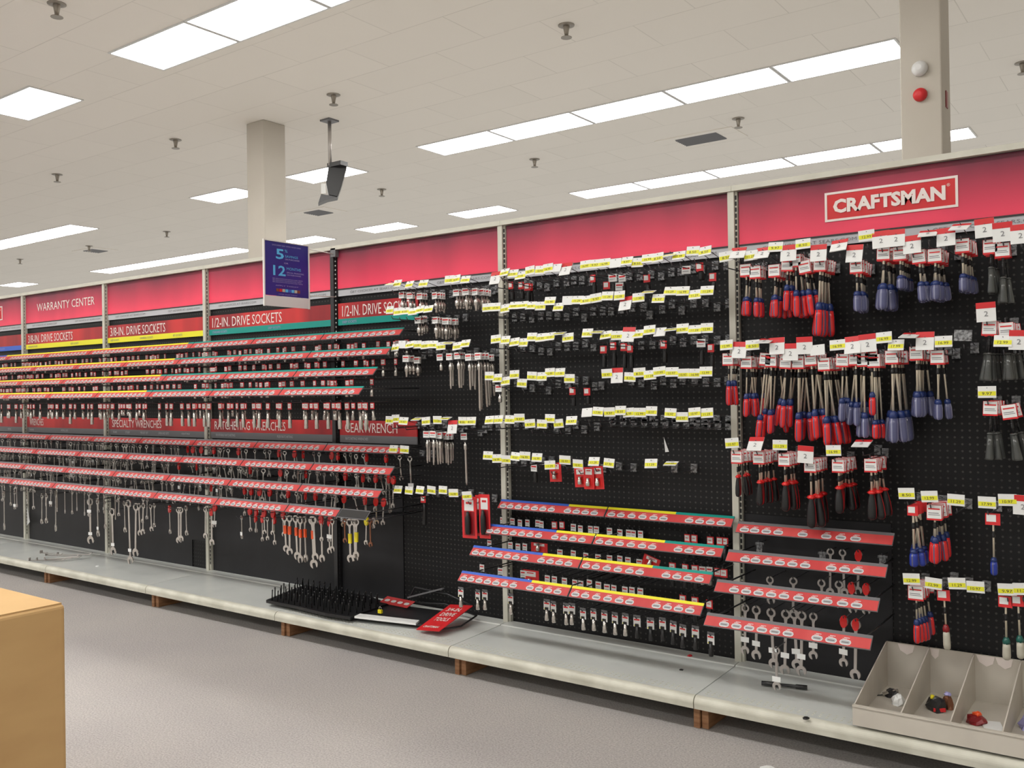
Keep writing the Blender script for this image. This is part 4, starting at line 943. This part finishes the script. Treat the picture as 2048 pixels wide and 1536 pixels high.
# ------------------------------------------------------------------ right label rails with ratcheting wrenches
RRR = [(-.10, .760), (-.205, .660), (-.32, .560), (-.42, .450)]
RLAB = [[.06, .13, .21, .29, .45, .60, .69, .78], [.13, .20, .28, .36, .44, .52, .68, .76, .84], [.13, .21, .29, .37, .45, .54, .63, .71, .80, .88], [.13, .21, .29, .37, .45, .53, .70, .78, .86]]
rr_it = [[(1519, 1084, 0, 'clip'), (1645, 1103, 0, 'clip'), (1661, 1099, 1190, 'c'), (1685, 1101, 1190, 'c'), (1717, 1104, 1188, 'red'), (1765, 1110, 0, 'clip')],
         [(1540, 1155, 1207, 'c'), (1587, 1157, 1235, 'c'), (1643, 1161, 1200, 'c'), (1678, 1164, 1215, 'c'), (1703, 1169, 1225, 'red'), (1733, 1171, 1228, 'red')],
         [(1491, 1211, 1308, 'c'), (1513, 1214, 1318, 'c'), (1542, 1219, 1334, 'c'), (1572, 1222, 1348, 'c'), (1588, 1222, 1336, 'c'), (1604, 1225, 1350, 'c'), (1627, 1228, 1318, 'c'), (1688, 1236, 1333, 'red'), (1712, 1242, 1358, 'red')]]
RN = ['top', 'second', 'third', 'lowest']
rr_x = []
for r, its in enumerate(rr_it):
    y = [-.075, -.18, -.295][r]; xs = []
    for i, (u, vt, vb, c) in enumerate(its):
        p = at(u, vt, y); xs.append((p.x, p.z-.002))
        if c == 'clip':
            t = thing('hook_clip', f'empty clear plastic hook clip {["at the left end", "left of the wrenches", "at the right end"][[0, 1, 5].index(i)]} under the top right-hand rail', 'hook clip', (p.x, y, p.z))
            obj('clip_body', MB().box(-.012, .012, -.004, .004, -.04, 0).box(-.018, .018, -.002, .002, -.012, -.002).box(-.006, .006, -.003, .003, -.06, -.04).mesh('clip_body', 'clip'), t)
            obj('clip_wire', MB().tube([(0, 0, -.002), (0, -y, -.002)], .002, 5).mesh('clip_wire', 'wire'), t)
            continue
        L = p.z-at(u, vb, y).z
        ww = round(.0125 if r else .0115, 4) if L < .2 else .0145
        where = ['above', 'above', 'above'][r]
        nth = ORD[sum(1 for q in its[:i] if q[3] != 'clip')]
        wrench(p.x, y, p.z+.004, L, ww, f'{"red-capped" if c == "red" else "bare steel"} ratcheting wrench, {nth} from left, hanging under the {RN[r]} right-hand rail', f'ratcheting wrenches under the {RN[r]} right-hand rail', m='steel', capm='red' if c == 'red' else None, sticker=(L*.72 if r == 2 and i < 8 else None), ry=random.uniform(-.04, .04), rz=random.uniform(-.2, .2))
    rr_x.append(xs)
for r, (y, z) in enumerate(RRR):
    rail(6.13, 6.748, y, z, [(0, 1, 'gb')], 9, rr_x[r] if r < 3 else [(at(1558, 1290, -.36).x, at(1558, 1290, -.36).z-.004)], f'red label rail without colour stripe, {RN[r]} of the four at the right', 'right-hand label rails below the screwdrivers', labs=RLAB[r], ins='insert')
p = at(1558, 1290, -.33)
wrench(p.x, -.36, p.z, p.z-at(1558, 1378, -.36).z, .012, 'steel wrench with white sticker hanging lowest, over the black handle on the shelf', None, m='steel', sticker=.12)
p = at(1586, 1380, -.30)
t = thing('breaker_handle', 'short black metal handle lying on the base shelf under the wrenches', 'tool', (6.36, -.25, SH))
o = obj('bar', MB().lathe([(.009, 0), (.009, .06), (.006, .065), (.006, .125), (.009, .13), (.009, .17)], n=10).mesh('bar', 'blackm'), t, (-.085, 0, .005)); o.rotation_euler = (0, PI/2, .25)

# ------------------------------------------------------------------ divided tray
tx0, tx1 = 6.688, 7.30
t = thing('divided_tray', 'offwhite slanted tray with upright dividers on the base shelf at bottom right', 'tray', (tx0, 0, SH))
zb, zf = .178, .058
obj('base_panel', MB().box(0, tx1-tx0, -.47, -.01, 0, .010).mesh('base_panel', 'tray'), t)
obj('back_panel', MB().box(0, tx1-tx0, -.028, -.022, 0, zb).mesh('back_panel', 'tray'), t)
fp = obj('front_panel', MB().box(-.004, tx1-tx0, -.476, -.470, -.006, zf).box(-.004, tx1-tx0, -.480, -.466, zf, zf+.006).mesh('front_panel', 'tray'), t)
for i, dx in enumerate((0, .152, .303, .454, .605)):
    d = obj('divider', MB().prism([(-.025, 0), (-.025, zb), (-.035, zb), (-.468, zf+.004), (-.468, 0)], 'x', dx-.002, dx+.002).mesh('divider', 'tray'), t)
for i, (dx, w_) in enumerate(((.07, .03), (.17, .016), (.34, .03), (.40, .028))):
    obj('torn_patch', MB().prism([(dx-w_, zb-.002), (dx+w_, zb-.002), (dx+w_*.8, zb-.028), (dx+w_*.1, zb-.040), (dx-w_*.7, zb-.026)][::-1], 'y', -.0295, -.028).mesh('torn_patch', 'lettering'), t, label='paler torn patch on the back panel')
def ong(u, v, z):
    d = (u-1024)*_rt/FPX - (v-768)*_up/FPX + _fw
    return CAM + d*((z-CZ)/d.z)
def junk(name, label, cat, x, y, parts):
    q = ong(x, y, SH+.02)
    t = thing(name, label, cat, (q.x, q.y, SH+.0105))
    for nm, me, loc, rot in parts:
        o = obj(nm, me, t, loc); o.rotation_euler = rot
    return t
def crumple(r, h, m, seed):
    rd = random.Random(seed); n = 9; mb = MB()
    pr = []
    v = []; rings = 4
    for k in range(rings):
        for i in range(n):
            a = 2*PI*i/n; rr = r*[1, 1.05, .75, .3][k]*rd.uniform(.7, 1.15); v.append((rr*math.cos(a), rr*math.sin(a), h*[0, .35, .8, 1][k]*rd.uniform(.8, 1.1) if k else 0))
    f = [tuple(range(n-1, -1, -1)), tuple((rings-1)*n+i for i in range(n))]
    for k in range(rings-1):
        for i in range(n): f.append((k*n+i, k*n+(i+1) % n, (k+1)*n+(i+1) % n, (k+1)*n+i))
    return mb.add(v, f).mesh('lump', m)
junk('crumpled_paper', 'crumpled white paper in the first compartment of the offwhite tray', 'paper', 1797, 1403, [('sheet', crumple(.026, .035, 'white', 1), (0, 0, 0), (0, 0, 0))])
junk('tool_part', 'small black and chrome tool part in the first compartment beside the paper', 'tool', 1785, 1388, [('body', crumple(.026, .03, 'blackm', 2), (0, 0, 0), (0, 0, 0)), ('chrome_pin', MB().tube([(-.03, -.02, .01), (.02, .0, .028)], .006, 8).mesh('chrome_pin', 'chrome'), (0, 0, 0), (0, 0, 0)), ('wire', MB().tube([(-.02, 0, .004), (-.05, -.03, .003), (-.06, -.07, .003)], .002, 5).mesh('wire', 'blackm'), (0, 0, 0), (0, 0, 0))])
junk('loose_pack', 'dark crumpled pack with a yellow bit in the second compartment', 'packaged tool', 1874, 1415, [('bag', crumple(.036, .045, 'blackm', 3), (0, 0, 0), (0, 0, 0)), ('yellow_piece', crumple(.009, .012, 'gold', 4), (-.014, .0, .040), (0, 0, 0)), ('red_strip', MB().box(-.02, .02, -.03, -.024, .004, .016).mesh('red_strip', 'redc'), (0, 0, 0), (0, 0, .5))])
junk('loose_pack', 'brown and white scrap against the divider in the second compartment', 'packaged tool', 1896, 1412, [('bag', crumple(.018, .05, 'brown', 5), (0, 0, 0), (0, 0, 0)), ('paper_label', crumple(.012, .012, 'lav', 9), (0, 0, .048), (0, 0, 0))])
junk('loose_pack', 'red and black crumpled packaging in the third compartment', 'packaged tool', 1952, 1440, [('bag', crumple(.032, .032, 'dred', 6), (0, 0, 0), (0, 0, 0)), ('orange_piece', crumple(.016, .012, 'orange', 7), (.004, -.002, .028), (0, 0, 0))])
junk('paper_sheet', 'flat white sheet lying in the third compartment', 'paper', 1985, 1448, [('sheet', MB().box(-.03, .03, -.045, .045, 0, .003).mesh('sheet', 'white'), (0, 0, .001), (0, 0, .3))])
junk('loose_pack', 'pinkish pack at the right edge of the photo in the fourth compartment', 'packaged tool', 2058, 1452, [('bag', crumple(.03, .05, 'lav', 8), (0, 0, 0), (0, 0, 0))])

# ------------------------------------------------------------------ things lying on the base shelf
# black panel with rows of upright prongs
t = thing('spiked_rack', 'black panel lying on the base shelf with rows of upright prongs', 'rack', (3.5, -.02, SH))
poly = [(3.52, -.43), (3.44, -.20), (3.40, -.05), (3.94, -.05), (4.15, -.12), (4.19, -.44), (4.02, -.455), (3.78, -.435)]
obj('panel', MB().prism([(x-3.5, y+.02) for x, y in poly], 'z', .006, .022).mesh('panel', 'black'), t)
pm = MB().lathe([(.0032, 0), (.0032, .052), (.0045, .055), (.003, .062)], n=6).mesh('prong', 'black')
def inside(x, y):
    c = False
    for i in range(len(poly)):
        (x1, y1), (x2, y2) = poly[i], poly[i-1]
        if (y1 > y) != (y2 > y) and x < (x2-x1)*(y-y1)/(y2-y1)+x1: c = not c
    return c
cnt = 0
for j in range(8):
    for i in range(18):
        x = 3.42+i*.046+(j % 2)*.01; y = -.42+j*.05
        if inside(x, y) and cnt < 98:
            o = obj('prong', pm, t, (x-3.5, y+.02, .02)); o.rotation_euler = (random.uniform(-.06, .06), random.uniform(-.06, .06), 0); cnt += 1
# black wire frame with white strip, red label piece
t = thing('black_frame', 'black metal frame holding a white strip, lying right of the spiked rack', 'rack', (4.4, -.2, SH))
obj('plate', MB().prism([(-.21, -.20), (-.28, .10), (.14, .15), (.20, -.12)], 'z', .003, .012).mesh('plate', 'blackm'), t)
obj('white_strip', MB().prism([(-.20, -.22), (-.215, -.165), (.135, -.10), (.16, -.155)], 'z', .012, .022).mesh('white_strip', 'white'), t, label='white strip along the front of the frame')
obj('frame_wire', MB().tube([(-.17, .12, .03), (.1, .14, .05), (.34, .10, .03), (.36, -.05, .012), (.30, -.19, .012)], .005, 6).mesh('frame_wire', 'blackm'), t)
obj('frame_wire', MB().tube([(-.17, .14, .02), (-.12, .15, .11), (.1, .155, .10), (.28, .15, .06)], .005, 6).mesh('frame_wire', 'blackm'), t)
o = obj('grey_bar', MB().box(-.13, .13, -.008, .008, -.004, .004).mesh('grey_bar', 'gb'), t, (-.04, .145, .09)); o.rotation_euler = (0, -.30, .0)
t = thing('label_rail', 'short loose red label piece lying on the black frame', 'label rail', (4.19, -.10, SH+.03)); t.rotation_euler = (.35, 0, -.06)
obj('red_insert', MB().box(-.10, .115, -.034, .03, 0, .003).mesh('red_insert', 'insert'), t)
for i in range(4):
    pb = MB(); pill(pb, 0, 0, 0, .036, .022, 0, 5); o = obj('price_label', pb.mesh('price_label', 'white'), t, (-.065+i*.05, -.005, .0042)); o.rotation_euler = (PI/2*-1, 0, 0)
t = thing('padlock', 'small brass and chrome padlock lying on the white strip', 'padlock', (4.27, -.305, SH+.0225))
obj('lock_body', MB().box(-.012, .012, -.006, .006, 0, .018).mesh('lock_body', 'gold'), t)
obj('shackle', MB().tube([(-.008, 0, .017), (-.008, 0, .028), (0, 0, .034), (.008, 0, .028), (.008, 0, .017)], .002, 6).mesh('shackle', 'chrome'), t)
# fallen red sign, leaning
A = at(850, 1262, -.40); B = at(895, 1268, -.40); D = at(938, 1203, -.20); Cc = at(893, 1197, -.20)
t = thing('fallen_sign', 'red 3/4-IN. DRIVE TOOLS sign leaning diagonally on the black frame', 'sign', (4.62, -.38, SH+.004))
ux = Vector((.135, -.02, 0)); 
E0 = Vector((4.600, -.395, SH+.006)); E1 = E0+Vector((.150, -.015, .0)); E3 = Vector((4.575, -.14, SH+.075)); E2 = E3+Vector((.150, -.015, .0))
X_ = (E1-E0).normalized(); Z_ = (E3-E0).normalized(); N_ = X_.cross(Z_).normalized()
Rm = Matrix((X_, Z_.cross(X_).normalized(), Z_)).transposed()
t.matrix_world = Matrix.Translation(E0) @ Rm.to_4x4()
ww = (E1-E0).length; hh = (E3-E0).length
obj('sign_face', MB().box(0, ww, -.001, .003, 0, hh).mesh('sign_face', 'redp'), t)
for i, s in enumerate(('TOOLS', 'DRIVE', '3/4-IN.')): text(s, ww*.62, hh*.13, 'lettering', t, (ww*.2, -.003, hh*(.34+i*.19)), thick=.01)
text('CRAFTSMAN', ww*.66, hh*.07, 'lettering', t, (ww*.15, -.003, hh*.08), thick=.02)
# heap of loose hooks on the left shelf
for i, (x, y, a, L) in enumerate([(1.08, -.40, .55, .26), (1.13, -.37, .75, .24), (1.17, -.33, .9, .24), (1.10, -.30, .35, .28), (1.22, -.36, 1.1, .22), (1.20, -.26, .6, .25), (1.05, -.35, .2, .22)]):
    t = thing('loose_hook', None, 'hook', (x, y, SH-.006+.006*i+.002), 'loose wire hooks heaped on the left base shelf'); t.rotation_euler = (0, 0, a)
    t['label'] = f'loose grey wire hook in the heap on the left base shelf, {["frontmost", "second from front", "middle steep", "long flat", "rightmost", "rearmost", "leftmost"][i]} one'
    obj('wire', MB().tube([(-L/2, 0, 0), (L/2-.02, 0, 0), (L/2, 0, .012)], .0035, 6).mesh('wire', 'steel'), t)
    obj('base_plate', MB().box(-L/2-.004, -L/2, -.012, .012, -.003, .018).mesh('base_plate', 'steel'), t)
for u, v, m, nm, lb in [(195, 1131, 'white', 'paper_scrap', 'tiny white scrap on the base shelf right of the loose hooks'), (1380, 1315, 'redp', 'plastic_scrap', 'small flat red scrap at the back of the base shelf'), (1363, 1338, 'black', 'plastic_scrap', 'tiny black crumb on the shelf below the black-tagged sockets'), (1612, 1433, 'black', 'plastic_scrap', 'small black crumb at the shelf front beside the offwhite tray')]:
    p = at(u, v, -.25); d = (p-CAM); p = CAM+d*((SH-.004-CZ)/d.z)
    o = obj(nm, crumple(.012, .008, m, u), None, (p.x, p.y, SH-.012 if p.y < -.2 else SH+.001)); tag(o, lb, 'scrap')
o = obj('paper_scrap', crumple(.03, .012, 'white', 77), None, (6.45, -.66, 0)); tag(o, 'white paper scrap on the carpet in front of the shelf', 'scrap')
# torn slivers stuck to the board
p = at(1331, 890, -.005); o = obj('paper_sliver', MB().prism([(-.008, .035), (.016, -.03), (-.002, -.032)][::-1], 'y', -.002, 0).mesh('paper_sliver', 'white'), None, (p.x, -.003, p.z)); tag(o, 'thin white paper sliver on the pegboard below the bare hooks', 'scrap')
p = at(63, 1030, -.01); o = obj('paper_sliver', MB().prism([(-.01, .07), (.03, -.05), (-.015, -.08)][::-1], 'y', -.002, 0).mesh('paper_sliver', 'white'), None, (p.x, -.037, p.z)); tag(o, 'white torn strip hanging on the leftmost upright', 'scrap')

# ------------------------------------------------------------------ cardboard box in the foreground
t = thing('cardboard_box', 'large plain brown cardboard box in the left foreground', 'box', (4.43, -2.63, 0))
hb = .70; p = CAM + ((131-1024)*_rt/FPX-(1205-768)*_up/FPX+_fw)*((hb-CZ)/((131-1024)*_rt/FPX-(1205-768)*_up/FPX+_fw).z)
t.location = (p.x, p.y, 0)
bw, bd = .75, .62
o = obj('body', MB().box(-bw, 0, -bd, 0, .0, hb-.004).mesh('body', 'card'), t); bev(o, .012, 3)
obj('top_flap', MB().box(-bw+.008, -.008, -bd+.008, -bd/2-.002, hb-.005, hb).mesh('top_flap', 'card'), t)
obj('top_flap', MB().box(-bw+.008, -.008, -bd/2+.002, -.008, hb-.005, hb).mesh('top_flap', 'card'), t)
o = tag(obj('tape_end', crumple(.02, .01, 'brown', 12), None, (p.x-.42, p.y-.05, hb)), 'dark scrap on top of the cardboard box at the left edge', 'scrap')

# ------------------------------------------------------------------ labels that single each thing out
from collections import defaultdict
gr = defaultdict(list)
for o, l in PENDING:
    k = l[3]
    if k == 'sk': gr[('sk', l[0], l[1])].append((l[2], o))
    elif k == 'wr': gr[('wr', l[0], l[1], l[4])].append((l[2], o))
    elif k == 'wl': gr[('wl', l[1], l[4])].append((l[2], o))
    elif k == 'cs': gr[('cs', l[0], l[4])].append((l[2], o))
for k, lst in gr.items():
    lst.sort(key=lambda q: q[0])
    for i, (x, o) in enumerate(lst):
        n = ORD[i]
        if k[0] == 'sk': l = f'red-tagged socket under the {RW[k[1]]} socket rail, {n} from left, {BAY[k[2]]}'
        elif k[0] == 'wr': l = f'{"red-holder" if k[3] else "bare chrome"} wrench under the {RW[k[1]]} wrench rail, {n} from left, {BAY[k[2]]}'
        elif k[0] == 'wl': l = f'{ {0: "plain long", "red": "red-holder long", "or": "orange-sleeved", "ye": "yellow-sleeved", "ye2": "yellow-topped", "br": "brownish"}[k[2]]} wrench hanging lowest, {n} from left, {BAY[k[1]]}'
        else: l = f'{ {"w": "white-tagged small", "r": "red-tagged", "y": "white and yellow-tagged"}[k[2]]} socket under the {RW[k[1]]} centre rail, {n} from left'
        o['label'] = l
gr = defaultdict(list)
for rn, x, z, kind, t in TAGS:
    kd = kind
    gr[(rn, bay_of(x), kd)].append((x, t))
KD = {'c': 'hook with empty clear tag holder', 'y': 'hook with yellow-banded price tag', 'f': 'hook with flipped-up price tag', 's': 'hook with red-topped sale tag', 'w': 'hook with blank white tag', 'b': 'bare hook without tag'}
for (rn, b, kd), lst in gr.items():
    lst.sort(key=lambda q: q[0])
    for i, (x, t) in enumerate(lst):
        tag(t, f'{KD[kd]}, {rn}, ' + (f'{ORD[i]} from left, ' if len(lst) > 1 else '') + BAY[b], 'hook', f'hooks in the {rn}, {BAY[b]}')
for row in 'abcde':
    xs = sorted({(round(d[2], 4), round(d[3], 3)) for d in DRV if d[1] == row})
    for kind, r_, x, z, i, n, t in DRV:
        if r_ != row: continue
        h = xs.index((round(x, 4), round(z, 3)))
        t['label'] = f'{DN[kind][1]}, {rowlab[row]}, {ORD[h]} hook from left' + (f', {ORD[i]} from front' if n > 1 else '')
gr = defaultdict(list)
for rn, x, i, kind, t, tk in EXT: gr[(rn, kind, tk, bay_of(x))].append((x, i, t))
for (rn, kind, tk, b), lst in gr.items():
    xs = sorted({round(q[0], 4) for q in lst})
    for x, i, t in lst:
        nm = 'chrome extension bar' if kind == 'chrome' else ('red-tagged black socket' if tk == 'r' else 'white-tagged black socket')
        t['label'] = f'{nm}, {rn}, {BAY[b]}, {ORD[xs.index(round(x, 4))]} hook' + (f', {ORD[i]} back' if sum(1 for q in lst if q[0] == x) > 1 else '')
        t['group'] = f'{nm}s, {rn}'
